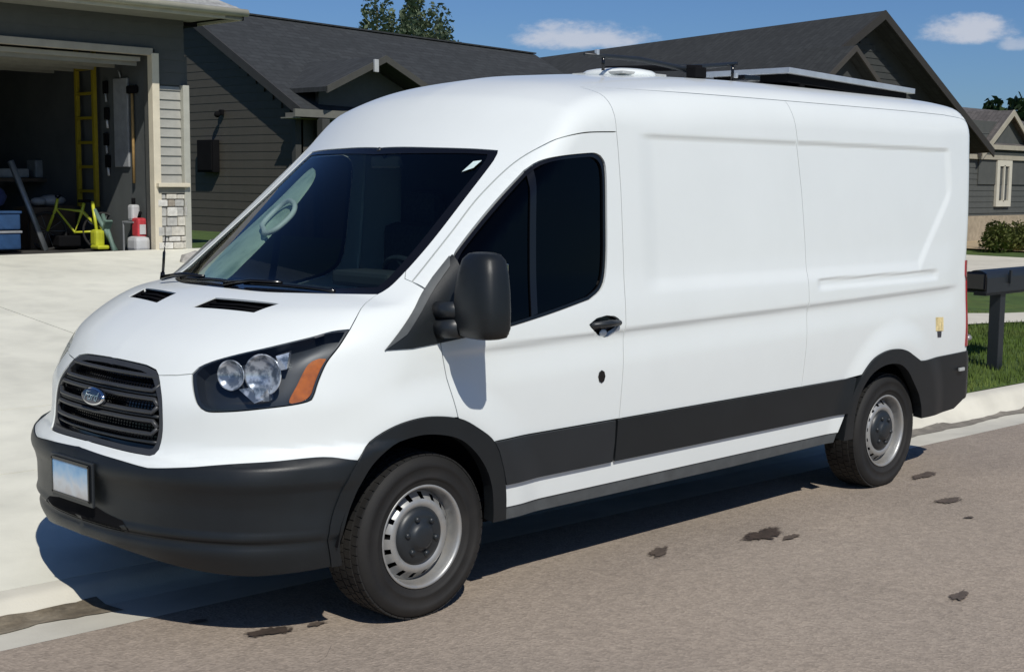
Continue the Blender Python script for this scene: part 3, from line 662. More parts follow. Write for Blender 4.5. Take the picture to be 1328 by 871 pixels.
# floor pan, wheel housings, pinch seam
MB().box((-1.83, 0, .37), (2.9, 1.88, .05)).box((-4.47, 0, .40), (.62, 1.7, .05)).box((.62, 0, .40), (.30, 1.1, .05)).box((-1.9, 0, .30), (5.2, .16, .10)).box((-1.9, .35, .32), (4.9, .09, .10)).box((-1.9, -.35, .32), (4.9, .09, .10)).box((0, 0, .30), (.1, 1.5, .09)).box((-3.75, 0, .34), (.12, 1.6, .12)).build('underbody', MT['dark'], vroot)
for xw in (0, -3.75):
    for s in (1, -1):
        b = MB(); prof = []
        for k in range(17):
            a = .12+(math.pi-.24)*k/16; prof.append((xw+.475*math.cos(a), .34+.475*math.sin(a)))
        bm = b.bm; A = [bm.verts.new((x, 1.0*s, z)) for x, z in prof]; B = [bm.verts.new((x, .56*s, z)) for x, z in prof]
        for k in range(16): bm.faces.new((A[k], A[k+1], B[k+1], B[k])).smooth = True
        bm.faces.new(B)
        b.build('wheel_arch_liner', MT['dark'], vroot)
MB().box((-.43, .955, .44), (.05, .035, .14), bev=.01).build('mud_flap_bracket', MT['pale'], vroot)

MB().box((.40, 0, .70), (.62, 1.05, .62), bev=.05).build('bay_light_block', MT['dark'], vroot)  # dark box added inside to block sun leaking through panel gaps
added_tray = [(.965, .28), (.90, .54), (.765, .755), (.56, .895), (.50, .60), (.30, .50)]
MB().prism([(x, y, .372) for x, y in added_tray]+[(x, -y, .372) for x, y in added_tray[::-1]], (0, 0, .02)).build('nose_light_block', MT['dark'], vroot)  # plate added under the nose to stop leaking sunlight
# --- wheels
def wheel(x, y, s, z=.352, steer=0):
    t = bpy.data.objects.new('wheel', None); link(t, vroot); t.location = (x, y, z); t.rotation_euler = (0, 0, (0 if s == 1 else math.pi)+steer)
    rt = .352
    b = MB(); prof = [(-.10, .215), (-.112, .235), (-.120, .27), (-.120, .31), (-.108, .338), (-.088, .3485), (-.05, rt), (0, rt), (.05, rt), (.088, .3485), (.108, .338), (.118, .315), (.1215, .300), (.1185, .297), (.1185, .262), (.1205, .259), (.1205, .250), (.114, .246), (.112, .238), (.104, .222), (.10, .213)]
    b.lathe(prof, 72); ty = b.build('tyre', MT['rubber'], t)
    b = MB()                                     # tread blocks, one joined part
    for k in range(56):
        a = 2*math.pi*k/56
        for yy, wd, ph in ((-.086, .03, 0), (-.045, .036, .5), (0, .036, 0), (.045, .036, .5), (.086, .03, 0)):
            aa = a+ph*2*math.pi/56; M3 = Matrix.Rotation(-aa, 3, 'Y'); c = M3 @ Vector((rt-(.0005 if abs(yy) < .08 else .004), yy, 0))
            b.box(c, (.007, wd, .034), rot=M3)
    stuff(b.build('tread', MT['rubber'], t))
    b = MB(); b.lathe([(.100, .214), (.106, .222), (.110, .221), (.108, .212), (.098, .206), (.080, .203), (.055, .198), (.04, .192), (-.06, .19), (-.09, .205), (-.095, .215)], 64)
    rim = b.build('rim', MT['steel'], t)
    # pressed disc: hub face, shoulder, 16 openings round the edge
    b = MB(); bm = b.bm; n = 96
    rr = [(.062, .085), (.074, .118), (.084, .130), (.088, .145), (.082, .158), (.066, .170), (.052, .184), (.046, .193)]
    rings = []
    for h, r in rr: rings.append([bm.verts.new((r*math.cos(2*math.pi*k/n), h, r*math.sin(2*math.pi*k/n))) for k in range(n)])
    for i, (A, B) in enumerate(zip(rings, rings[1:])):
        for k in range(n):
            if i in (4, 5) and k % 6 in (1, 2): continue
            bm.faces.new((A[k], A[(k+1) % n], B[(k+1) % n], B[k])).smooth = True
    d = b.build('wheel_disc', MT['steel'], t)
    b = MB(); b.lathe([(.060, .128), (.082, .124), (.096, .108), (.100, .085), (.100, .062), (.112, .055), (.118, .04), (.118, .0005)], 48); cap = b.build('hub_cap', MT['plastic2'], t)
    for k in range(6):
        a = 2*math.pi*k/6+.2; MB().lathe([(.095, .014), (.107, .013), (.112, .008), (.112, .0005)], 10, c=(.080*math.cos(a), 0, .080*math.sin(a))).build('wheel_nut', MT['plastic2'], t)
    b = MB(); b.lathe([(0.0, .19), (0.0, .0005)], 40); b.build('brake_disc', MT['dark'], t)
    return t
wheel(0, .862, 1, steer=R(0)); wheel(-3.75, .862, 1, z=.346); wheel(0, -.862, -1, z=.385); wheel(-3.75, -.862, -1, z=.385)

# --- roof equipment
def roof_z(x, y): return float(top(np.array(float(x)), np.array(float(abs(y)))))
zr = roof_z(-2.2, .2)
b = MB(); bm = b.bm
b.lathe([(-.03, .165), (-.022, .178), (-.002, .172), (.012, .15), (.020, .11), (.023, .0005)], 40, axis='Z', c=(0, 0, 0))
for v in bm.verts:
    x, y = v.co.x, v.co.y; v.co.x = math.copysign(abs(x)**.85*.19**.15, x)*1.12; v.co.y = math.copysign(abs(y)**.85*.19**.15, y)*1.12
rv = b.build('roof_vent', MT['paint'], vroot, loc=(-2.12, .18, zr+.006)); 
MB().box((0, 0, -.010), (.37, .37, .015), bev=.004).build('vent_flange', MT['pale'], rv)
# solar panel in a bright frame on short feet
sp = bpy.data.objects.new('solar_panel', None); link(sp, vroot)
alu = mat('frame_aluminium', (.62, .64, .66), .35, metal=.6, noise=(9, .1)); cell = mat('solar_cell', (.01, .014, .03), .12, coat=.8, noise=(4, .2))
tl_ = R(1.8)     # lies slightly tail-down
def spb(c, d, nm, m, bev=.003):
    b = MB(); b.box(c, d, bev=bev); bmesh.ops.rotate(b.bm, verts=b.bm.verts, cent=(-3.3, 0, 2.515), matrix=Matrix.Rotation(-tl_, 3, 'Y')); return b.build(nm, m, sp)
spb((-4.045, .48, 2.515), (1.49, .035, .034), 'frame', alu); spb((-4.045, -.12, 2.515), (1.49, .035, .034), 'frame', alu)
spb((-3.318, .18, 2.515), (.035, .565, .034), 'frame', alu); spb((-4.772, .18, 2.515), (.035, .565, .034), 'frame', alu)
spb((-4.045, .18, 2.518), (1.42, .565, .012), 'panel', cell)
spb((-4.045, .18, 2.482), (1.40, .56, .06), 'added_tray', MT['dark'])  # added black fill; the dark gap under the panel put into colour
for x in (-3.5, -4.0, -4.5):
    for y in (.44, -.08): MB().box((x, y, 2.452), (.05, .035, .085)).build('foot', MT['dark'], sp)
# black bars in front of it
rk = bpy.data.objects.new('roof_rack', None); link(rk, vroot)
MB().tube([(-1.70, .30, 2.505), (-1.9, .30, 2.505), (-2.15, .30, 2.508), (-2.35, .30, 2.495), (-2.50, .31, 2.482), (-2.60, .32, 2.470)], [.008, .012, .014, .014, .016, .018], 8).build('bar', MT['plastic2'], rk)
MB().tube([(-2.42, .30, 2.485), (-2.6, .30, 2.492), (-2.8, .30, 2.515), (-3.04, .30, 2.545)], [.014, .018, .014, .010], 8).build('bar', MT['plastic2'], rk)
MB().tube([(-2.56, .40, 2.44), (-2.56, .40, 2.485), (-2.56, .30, 2.49), (-2.56, -.3, 2.51), (-2.56, -.5, 2.44)], .018, 8).build('crossbar', MT['dark'], rk)
MB().box((-2.545, .385, 2.458), (.10, .07, .06), bev=.008).build('clamp', MT['dark'], rk)
for p in ((-1.80, .30, 2.522), (-2.98, .34, 2.47)): MB().box(p, (.022, .02, .03), bev=.005).build('bracket', alu, rk)
MB().tube([(-1.85, .3, 2.51), (-1.85, .3, 2.43)], .010, 6).tube([(-3.0, .3, 2.54), (-3.0, .3, 2.44)], .010, 6).build('strut', MT['gloss'], rk)
MB().box((-3.1, .33, 2.462), (.16, .09, .03), bev=.006).build('junction_box', MT['gloss'], rk)

# --- cabin
cab = vroot
def sec(pts, y0, y1, nm, m, parent, nseg=1):
    b = MB(); b.prism([(x, y0, z) for x, z in pts], (0, y1-y0, 0)); return b.build(nm, m, parent)
dash = sec([(.20, 1.30), (.02, 1.335), (-.18, 1.345), (-.30, 1.32), (-.34, 1.24), (-.26, 1.05), (-.20, .75), (.15, .75)], -.72, .72, 'dashboard', MT['interior'], cab)
MB().box((-.20, .42, 1.40), (.20, .40, .07), bev=.02).build('instrument_hood', MT['interior'], cab)
MB().box((-.315, 0, 1.20), (.03, .26, .18), bev=.01).build('radio', MT['gloss'], cab)
b = MB(); n = 36; ax = Vector((-.78, 0, .62)).normalized(); q = Vector((0, 0, 1)).rotation_difference(ax); c0 = Vector((-.45, .42, 1.34))
ring = [c0+q @ Vector((.19*math.cos(2*math.pi*k/n), .19*math.sin(2*math.pi*k/n), 0)) for k in range(n)]; ring.append(ring[0])
b.tube(ring, .014, 8, caps=False)
for a in (0, 2.2, 4.1): b.tube([c0, c0+q @ Vector((.185*math.cos(a), .185*math.sin(a), 0))], .014, 6)
b.ball(tuple(c0), .055, 1, 1, .7); b.tube([c0, (-.28, .42, 1.25)], .025, 8); b.build('steering_wheel', MT['plastic2'], cab)
for s in (1, -1):
    st = bpy.data.objects.new('seat', None); link(st, cab); st.location = (-.95, .45*s, 0)
    MB().box((.02, 0, .93), (.50, .50, .14), bev=.05).build('cushion', MT['cloth'], st)
    MB().box((-.26, 0, 1.28), (.14, .48, .66), rot=None, bev=.06).build('backrest', MT['cloth'], st)
    MB().box((-.30, 0, 1.69), (.09, .26, .18), bev=.04).build('headrest', MT['cloth'], st)
    MB().box((0, 0, .64), (.40, .42, .46)).build('seat_base', MT['interior'], st)
MB().box((-1.42, 0, 1.30), (.03, 1.66, 1.60)).build('bulkhead', MT['interior'], cab)
MB().box((-.60, 0, .42), (1.7, 1.8, .05)).build('cabin_floor', MT['interior'], cab)
MB().box((-.615, 0, 1.93), (.03, .22, .07), bev=.012).tube([(-.6, 0, 1.95), (-.56, 0, 1.99)], .012, 6).build('rear_view_mirror', MT['plastic2'], cab)
# pale pillar trim and its grab handle on the far side, tag on the glass
patch('pillar_trim', cast(smooth_line([(-.62, .70, 1.93), (-.42, .715, 1.77), (-.20, .74, 1.60), (.0, .755, 1.43), (.11, .72, 1.37), (.16, .60, 1.37), (.17, .34, 1.40), (.05, .32, 1.52), (-.10, .34, 1.64), (-.28, .40, 1.77), (-.45, .48, 1.89), (-.56, .58, 1.93)], .04, closed=True), (-.66, 0, -.75), back=.3).tolist(), wsd, mat('pale_green_trim', (.50, .58, .50), .7, noise=(7, .12), vary=(5, (.25, .32, .26), .5, .7)), vroot, far=True, step=.04, off=-.055, flange=.01, gap=0)
hnd = [Vector(p)+Vector((-.022, 0, -.025)) for p in smooth_line([(-.203, -.484, 1.645), (-.150, -.40, 1.618), (-.100, -.315, 1.605), (-.115, -.246, 1.628), (-.205, -.25, 1.692), (-.272, -.315, 1.738), (-.316, -.43, 1.757), (-.285, -.488, 1.712)], .02, closed=True)]; hnd.append(hnd[0])
MB().tube(hnd, .013, 8, caps=False).build('grab_handle', mat('handle_grey', (.60, .61, .60), .5, noise=(9, .1)), cab)
patch('glass_tag', cast([(-.525, .622, 1.893), (-.555, .660, 1.918), (-.600, .668, 1.953), (-.585, .632, 1.944)], (-.66, 0, -.75), back=.3).tolist(), wsd, mat('tag_paper', (.62, .74, .72), .5, noise=(40, .15)), wnd, step=.02, off=.001, flange=0, gap=0)

# --- wipers, cowl, aerial
def on_glass(x, y, off=.02):
    p = cast([(x, y, float(top(np.array(x), np.array(abs(y))))+.02)], (-.659, 0, -.752), back=.2)[0]; n_ = grad(p[None])[0]; return Vector(p+n_*off)
for (x0, y0, x1, y1, ym) in ((.31, .12, .20, .62, .42), (.29, -.42, .31, .06, -.25)):
    wp = bpy.data.objects.new('wiper', None); link(wp, vroot)
    P = [on_glass(x0+(x1-x0)*t, y0+(y1-y0)*t, .010) for t in np.linspace(0, 1, 8)]
    MB().tube(P, .008, 6).build('blade', MT['gloss'], wp)
    a0 = Vector((.33, y0-.10 if y0 > 0 else y0-.08, 1.375)); MB().tube([a0, (a0+P[3])/2+Vector((.01, 0, .02)), P[3]+Vector((0, 0, .012))], [.014, .009, .007], 6).build('arm', MT['gloss'], wp)
ae = bpy.data.objects.new('aerial', None); link(ae, vroot)
MB().tube([(.20, -.72, 1.30), (.195, -.72, 1.385)], [.016, .010], 10).build('base', MT['gloss'], ae)
MB().tube([(.195, -.72, 1.37), (.185, -.72, 1.48), (.183, -.72, 1.49), (.175, -.72, 1.56)], [.007, .007, .003, .003], 8).build('mast', MT['gloss'], ae)
# ================================================================== the place
def kerb(x): return .20-.05*x                 # the road's edge drifts away from the van towards its tail
def gz(x, y):
    """height of the ground behind the kerb"""
    d = max(0, kerb(x)-.45-y); k = min(1, max(0, (x+15)/6)); k = k*k*(3-2*k)
    return .06+.04*(1-ss(-7, -5.6, x)*1.0)+min(d, 9.8)*(.008+.074*k)
def gzf(x, y): return float(gz(x, y))
def sheet(name, xs, yf, zf, m, parent=None, smooth=True):
    """grid over stations xs and cross lines yf(x) -> list of y, height zf(x, y, j)"""
    V = []; n = None
    for x in xs:
        ys = yf(x); n = len(ys)
        for j, y in enumerate(ys): V.append((x, y, zf(x, y, j)))
    F = [(i*n+j, (i+1)*n+j, (i+1)*n+j+1, i*n+j+1) for i in range(len(xs)-1) for j in range(n-1)]
    o = mesh(name, V, F, m, parent, smooth=smooth); 
    if o.data.polygons and o.data.polygons[0].normal.z < 0: o.data.flip_normals()
    return o
def asphalt_mat():
    m = mat('asphalt', (.315, .258, .205), .88, noise=(1.1, .09), vary=(.45, (.27, .225, .183), .42, .72)); t = m.node_tree; b = t.nodes['Principled BSDF']; co = t.nodes.new('ShaderNodeTexCoord')
    src = b.inputs['Base Color'].links[0].from_socket
    v = t.nodes.new('ShaderNodeTexVoronoi'); v.inputs['Scale'].default_value = 75; t.links.new(co.outputs['Object'], v.inputs['Vector'])
    r = t.nodes.new('ShaderNodeMapRange'); r.inputs['From Min'].default_value = 0; r.inputs['From Max'].default_value = 1; r.inputs['To Min'].default_value = .86; r.inputs['To Max'].default_value = 1.15
    sp = t.nodes.new('ShaderNodeSeparateColor'); t.links.new(v.outputs['Color'], sp.inputs[0]); t.links.new(sp.outputs[0], r.inputs['Value'])
    n2 = t.nodes.new('ShaderNodeTexNoise'); n2.inputs['Scale'].default_value = 16; n2.inputs['Detail'].default_value = 6; n2.inputs['Roughness'].default_value = .7; t.links.new(co.outputs['Object'], n2.inputs['Vector'])
    r2 = t.nodes.new('ShaderNodeMapRange'); t.links.new(n2.outputs['Fac'], r2.inputs['Value']); r2.inputs['From Min'].default_value = .3; r2.inputs['From Max'].default_value = .7; r2.inputs['To Min'].default_value = .86; r2.inputs['To Max'].default_value = 1.14
    mu = t.nodes.new('ShaderNodeMath'); mu.operation = 'MULTIPLY'; t.links.new(r.outputs[0], mu.inputs[0]); t.links.new(r2.outputs[0], mu.inputs[1])
    x = t.nodes.new('ShaderNodeMix'); x.data_type = 'RGBA'; x.blend_type = 'MULTIPLY'; x.inputs['Factor'].default_value = 1; t.links.new(src, x.inputs[6]); t.links.new(mu.outputs[0], x.inputs[7])
    t.links.new(x.outputs[2], b.inputs['Base Color'])
    bp = t.nodes.new('ShaderNodeBump'); bp.inputs['Strength'].default_value = .5; bp.inputs['Distance'].default_value = .006; t.links.new(v.outputs['Distance'], bp.inputs['Height']); t.links.new(bp.outputs[0], b.inputs['Normal'])
    return m
def concrete_mat(name, col, stain=.13, dirt=None):
    m = mat(name, col, .85, noise=(.55, stain), vary=(3.2, tuple(c*.86 for c in col), .45, .75), bump=(90, .3, .004)); return m
asph = asphalt_mat()
conc = concrete_mat('driveway_concrete', (.72, .705, .60)); conc_k = concrete_mat('kerb_concrete', (.62, .59, .50), .14)
conc_far = concrete_mat('far_concrete', (.62, .58, .48), .08)
grassm = mat('grass', (.055, .095, .014), .9, noise=(3.5, .35), vary=(.9, (.085, .12, .018), .45, .75), bump=(60, .6, .02))
soil = mat('earth_ground', (.05, .095, .025), .95, noise=(.2, .3))
gutdirt = mat('gutter_dirt', (.135, .11, .075), .95, noise=(9, .4), vary=(5, (.26, .22, .16), .5, .7), bump=(60, .6, .01))

xs_ = [14, 9, 6, 4, 3, 2, 1.5, 1, .5, 0, -.5, -1, -1.5, -2, -3, -4, -4.5, -5, -5.5, -6, -6.5, -7, -8, -9, -10, -12, -14, -17, -20, -25, -32, -45, -70, -140]
gd = sheet('ground', [400, 60, 14, -14, -140, -900], lambda x: [900, 60, 14, -.2-.05*x, -10, -60, -900], lambda x, y, j: -.35 if j < 4 else (-.1 if j == 4 else -.05), soil); struct(gd)
road = sheet('street', xs_, lambda x: [kerb(x), kerb(x)+.5, kerb(x)+1.5, kerb(x)+4, kerb(x)+7.5], lambda x, y, j: (-.004, .0, .004, .03, 0)[j], asph); struct(road)
gut = sheet('gutter', xs_, lambda x: [kerb(x), kerb(x)-.14, kerb(x)-.27, kerb(x)-.40], lambda x, y, j: (-.0035, -.018, -.032, -.040)[j], conc_k); struct(gut)
def kh(x): return float(.025+.095*ss(-5.5, -6.8, x))
kb = sheet('kerb', xs_, lambda x: [kerb(x)-.40, kerb(x)-.45, kerb(x)-.50, kerb(x)-.545, kerb(x)-.60, kerb(x)-.68], lambda x, y, j: (-.040, -.030, -.03+kh(x)*.45, kh(x)*.85-.005, kh(x), kh(x)+.003)[j], conc_k); struct(kb)
# dirt washed into the flow line: ragged edged thin sheets
def ragged(name, xs, y0f, y1f, amp, m, zf, seed):
    r = random.Random(seed); V = []; n = 0; ph = [r.random()*6 for _ in range(6)]
    def nz(x, k): return sum(math.sin(x*(3.1*2.1**i)+ph[(i+k) % 6]+k*2)/(1.5**i) for i in range(5))*amp*.5
    for x in xs:
        a = y0f(x)+nz(x, 0); b = y1f(x)+nz(x, 3)*.7
        for t in (0, .33, .66, 1): y = a+(b-a)*t; V.append((x, y, zf(x, y)))
        n += 1
    F = [(i*4+j, (i+1)*4+j, (i+1)*4+j+1, i*4+j+1) for i in range(n-1) for j in range(3)]
    return mesh(name, V, F, m, smooth=True)
def guz(x, y):
    d = kerb(x)-y
    return float(np.interp(d, [0, .14, .27, .40, .45, .50, .545, .60, .68], [-.0035, -.018, -.032, -.040, -.030, -.03+kh(x)*.45, kh(x)*.85-.005, kh(x), kh(x)+.003]))+.004
gdirt = ragged('gutter_silt', np.arange(5, .78, -.05), lambda x: kerb(x)-.26, lambda x: kerb(x)-.475, .05, gutdirt, guz, 3); stuff(gdirt)
gdirt['label'] = 'brown silt lying in the gutter in front of the driveway'; gdirt['category'] = 'silt'
gd2 = ragged('gutter_silt', np.arange(-5.2, -16, -.08), lambda x: kerb(x)-.34, lambda x: kerb(x)-.45, .04, mat('damp_silt', (.20, .18, .15), .9, noise=(7, .35)), guz, 8); stuff(gd2)
gd2['label'] = 'grey silt line along the kerb behind the van'; gd2['category'] = 'silt'
# driveway of separate slabs with open joints, sloping up to the garage
dw = thing('driveway', 'pale concrete driveway of large slabs rising to the open garage', 'driveway', (0, 0, 0)); struct(dw); del dw['label']; del dw['category']
def dz(x, y):
    d = kerb(x)-.68-y; return .022+.0*d+float(np.interp(d, [0, .3, 9.8], [.006, .035, .93]))
rows = [-.68, -2.35, -3.72, -6.9, -9.8]
colx = [7.6, 4.4, 1.25, -1.9, -5.95]
for i in range(4):
    for j in range(4):
        xa, xb = colx[i]-.006, colx[i+1]+.006; V = []; n = 9
        for u in range(n):
            x = xa+(xb-xa)*u/(n-1); ya = kerb(x)+rows[j]-.006 if j < 3 else kerb(x)*1+rows[j]-.006; yb = kerb(x)+rows[j+1]+.006 if j < 3 else -10.0
            for v in range(n): y = ya+(yb-ya)*v/(n-1); V.append((x, y, dz(x, y)))
        F = [(a*n+b, (a+1)*n+b, (a+1)*n+b+1, a*n+b+1) for a in range(n-1) for b in range(n-1)]
        nV = len(V); edge = [a*n for a in range(n)]+[(n-1)*n+b for b in range(1, n)]+[a*n+n-1 for a in range(n-2, -1, -1)]+[b for b in range(n-2, 0, -1)]
        V += [(V[k][0], V[k][1], V[k][2]-.05) for k in edge]; m_ = len(edge)
        F += [(edge[k], edge[(k+1) % m_], nV+(k+1) % m_, nV+k) for k in range(m_)]
        o = mesh('slab', V, F, conc, dw); bm = bmesh.new(); bm.from_mesh(o.data); bmesh.ops.recalc_face_normals(bm, faces=bm.faces)
        if sum(fc.normal.z for fc in bm.faces) < 0: bmesh.ops.reverse_faces(bm, faces=bm.faces)
        bm.to_mesh(o.data); bm.free()
sub = sheet('driveway_base', [7.7, 4, 1, -2, -4, -6.0], lambda x: [kerb(x)-.69, kerb(x)-1, kerb(x)-3, kerb(x)-6, -9.99], lambda x, y, j: dz(x, y)-.03, soil); struct(sub)
# lawns, footpath, neighbour's concrete
def lz(x, y): return gzf(x, y)+.03
lw = sheet('lawn', [-5.96, -6.1, -6.4, -7.2, -8, -9, -10, -11, -12, -14, -16, -18.3], lambda x: [kerb(x)-.69]+[kerb(x)-.69-k for k in (.5, 1, 1.5, 2, 3, 4, 6, 8, 10, 14, 20, 30)], lambda x, y, j: lz(x, y)+(.0 if j else kh(x)-lz(x, y)+.006), grassm); struct(lw)
fp = sheet('footpath', [-5.99, -6.2, -7, -8, -9, -10, -11, -12, -13, -14.5, -16, -18.31], lambda x: [kerb(x)-2.78, kerb(x)-3.1, kerb(x)-3.62], lambda x, y, j: lz(x, y)+.018, conc_far); struct(fp)
nd = sheet('neighbour_driveway', [-18.3, -20, -22, -24.5, -26.8], lambda x: [kerb(x)-.6, kerb(x)-4, kerb(x)-8, kerb(x)-13], lambda x, y, j: lz(x, y)+.012, conc_far); struct(nd)
lw2 = sheet('lawn', [-26.8, -29, -32, -38, -60, -140], lambda x: [kerb(x)-.69, kerb(x)-4, kerb(x)-8, -20, -40], lambda x, y, j: .13, grassm); struct(lw2)
bed = sheet('planting_bed', [-30.6, -32, -34, -37, -38.5], lambda x: [-7.5, -10, -14, -19], lambda x, y, j: .15+.02*j, mat('tan_mulch', (.40, .31, .19), .95, noise=(2, .2), bump=(20, .5, .03))); struct(bed)
# short grass standing near the kerb
b = MB(); bm = b.bm; rg = random.Random(5)
for i in range(26000):
    x = -6.0-6.8*rg.random()**1.1; u = rg.random(); y = kerb(x)-.70-u*2.05 if rg.random() < .7 else kerb(x)-3.66-u*3.2
    z = lz(x, y) if kerb(x)-.69-y > .5 else lz(x, kerb(x)-1.19)*min(1, (kerb(x)-.69-y)/.5)+(kh(x)+.006)*(1-min(1, (kerb(x)-.69-y)/.5)); h = .03+.035*rg.random(); a = rg.random()*6.28; wd = .006
    dx, dy = math.cos(a)*wd, math.sin(a)*wd; lx, ly = (rg.random()-.5)*.03, (rg.random()-.5)*.03
    bm.faces.new([bm.verts.new((x-dx, y-dy, z-.004)), bm.verts.new((x+dx, y+dy, z-.004)), bm.verts.new((x+lx, y+ly, z+h))])
gm = mat('grass_blades', (.070, .115, .012), .8, noise=(2.5, .35), vary=(1.3, (.12, .155, .03), .5, .75))
me = bpy.data.meshes.new('grass'); bm.to_mesh(me); bm.free(); me.materials.append(gm); o = bpy.data.objects.new('grass', me); link(o); stuff(o); o['label'] = 'short mown grass between kerb and footpath'; o['category'] = 'grass'

# patches of tar / damp on the road, thinning out towards their rims
def soften(m):
    m2 = m.copy(); m2.name = m.name+'_soft'; t = m2.node_tree; b = t.nodes['Principled BSDF']; o = [n for n in t.nodes if n.type == 'OUTPUT_MATERIAL'][0]
    at_ = t.nodes.new('ShaderNodeAttribute'); at_.attribute_name = 'thick'; n = t.nodes.new('ShaderNodeTexNoise'); n.inputs['Scale'].default_value = 38; n.inputs['Detail'].default_value = 5
    t.links.new(t.nodes.new('ShaderNodeTexCoord').outputs['Object'], n.inputs['Vector'])
    a = t.nodes.new('ShaderNodeMath'); a.operation = 'MULTIPLY_ADD'; t.links.new(n.outputs['Fac'], a.inputs[0]); a.inputs[1].default_value = 1.1; t.links.new(at_.outputs['Fac'], a.inputs[2])
    r = t.nodes.new('ShaderNodeMapRange'); r.interpolation_type = 'SMOOTHSTEP'; t.links.new(a.outputs[0], r.inputs['Value']); r.inputs['From Min'].default_value = .72; r.inputs['From Max'].default_value = 1.0
    tr = t.nodes.new('ShaderNodeBsdfTransparent'); mx = t.nodes.new('ShaderNodeMixShader'); t.links.new(r.outputs[0], mx.inputs[0]); t.links.new(tr.outputs[0], mx.inputs[1]); t.links.new(b.outputs[0], mx.inputs[2]); t.links.new(mx.outputs[0], o.inputs[0])
    return m2
tarm = mat('damp_tar', (.045, .031, .023), .8, noise=(20, .35)); tarm2 = mat('faint_tar', (.085, .064, .050), .85, noise=(20, .3))
soft = {m.name: soften(m) for m in (tarm, tarm2)}
for k, (x, y, a, b_, rot, m_, lb) in enumerate([(-1.53, 1.008, .125, .040, .45, tarm2, 'narrow dark tar spot on the road beside the middle of the van'), (-2.20, 1.17, .165, .085, .1, tarm, 'largest dark damp patch on the road beside the van'),
        (-2.26, 1.30, .07, .03, .1, tarm2, 'faint small spot just in front of the largest damp patch'), (-3.66, 1.463, .12, .05, .0, tarm2, 'dark tar spot on the road out from the rear wheel'),
        (-1.90, 2.445, .10, .030, .2, tarm2, 'thin faint tar mark near the right bottom of the road'), (.576, .682, .095, .055, -.2, tarm, 'dark damp spot on the road in front of the front wheel'),
        (.38, .735, .040, .026, .0, tarm2, 'tiny dark spot between the front wheel and the larger damp spot'), (-4.20, 1.0, .16, .05, .1, tarm2, 'faint brown smear on the road beside the rear wheel'),
        (.70, .36, .04, .02, 0, tarm2, 'tiny speck on the road edge under the bumper corner'), (-3.35, 1.75, .03, .02, 0, tarm2, 'small faint fleck on the road well out from the rear wheel')]):
    r = random.Random(k+2); V = [(0, 0, .008)]; n = 26
    ph = [r.random()*6 for _ in range(4)]
    for i in range(n):
        t = 2*math.pi*i/n; q = 1.25+.16*math.sin(2*t+ph[0])+.14*math.sin(3*t+ph[1])+.12*math.sin(5*t+ph[2])+.08*math.sin(9*t+ph[3]); V.append((a*q*math.cos(t)*math.cos(rot)-b_*q*math.sin(t)*math.sin(rot), a*q*math.cos(t)*math.sin(rot)+b_*q*math.sin(t)*math.cos(rot), .008))
    o = mesh('tar_patch', V, [(0, i+1, (i+1) % n+1) for i in range(n)], soft[m_.name], loc=(x, y, float(np.interp(y-kerb(x), [0, .5, 1.5, 4], [-.004, 0, .004, .03])))); at_ = o.data.attributes.new('thick', 'FLOAT', 'POINT'); at_.data.foreach_set('value', [1.0]+[0.0]*n); tag(o, lb, 'road stain', 'dark spots on the road')
# a hairline crack
b = MB(); px = [(.75, 1.15), (.60, 1.08), (.50, .99)]
P = [(x+random.uniform(-.01, .01), y, .006) for x, y in px]; b.bm.faces.new([b.bm.verts.new(p) for p in P]+[b.bm.verts.new((p[0]+.003, p[1]+.002, .006)) for p in P[::-1]])
o = b.build('road_crack', tarm2); tag(o, 'thin crack running from the front tyre across the road', 'crack')

# ------------------------------------------------------------------ garage house (left)
siding_d = mat('dark_grey_siding', (.075, .078, .072), .75, noise=(4, .10), bump=(120, .15, .002))
siding_b = mat('brown_siding', (.068, .062, .050), .75, noise=(3, .10), bump=(120, .15, .002))
siding_l = mat('grey_siding_board', (.34, .335, .30), .75, noise=(6, .10), bump=(120, .2, .002))
trimm = mat('cream_trim', (.62, .56, .43), .65, noise=(5, .08)); trimg = mat('olive_trim', (.20, .195, .165), .65, noise=(5, .1))
fasc = mat('fascia_cream', (.42, .40, .31), .6, noise=(4, .12)); soff = mat('soffit', (.20, .20, .17), .8, noise=(4, .1))
shl = mat('grey_shingle', (.30, .30, .29), .9, noise=(12, .3), bump=(40, .6, .01)); 
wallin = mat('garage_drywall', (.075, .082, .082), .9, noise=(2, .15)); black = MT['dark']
def shingle_mat(name, col):
    m = mat(name, col, .92, noise=(7, .22)); t = m.node_tree; b = t.nodes['Principled BSDF']; src = b.inputs['Base Color'].links[0].from_socket
    co = t.nodes.new('ShaderNodeTexCoord'); mp = t.nodes.new('ShaderNodeMapping'); t.links.new(co.outputs['Object'], mp.inputs[0])
    br = t.nodes.new('ShaderNodeTexBrick'); br.inputs['Scale'].default_value = 1; br.inputs['Brick Width'].default_value = .32; br.inputs['Row Height'].default_value = .14; br.inputs['Mortar Size'].default_value = .012
    br.inputs['Color1'].default_value = (.8, .8, .8, 1); br.inputs['Color2'].default_value = (1.2, 1.2, 1.2, 1); br.inputs['Mortar'].default_value = (.6, .6, .6, 1); t.links.new(mp.outputs[0], br.inputs['Vector'])
    x = t.nodes.new('ShaderNodeMix'); x.data_type = 'RGBA'; x.blend_type = 'MULTIPLY'; x.inputs['Factor'].default_value = .8; t.links.new(src, x.inputs[6]); t.links.new(br.outputs['Color'], x.inputs[7]); t.links.new(x.outputs[2], b.inputs['Base Color'])
    return m
roofd = shingle_mat('charcoal_shingles', (.029, .032, .034)); roofd2 = shingle_mat('black_shingles', (.026, .028, .028)); roofb = shingle_mat('brown_shingles', (.10, .09, .085))
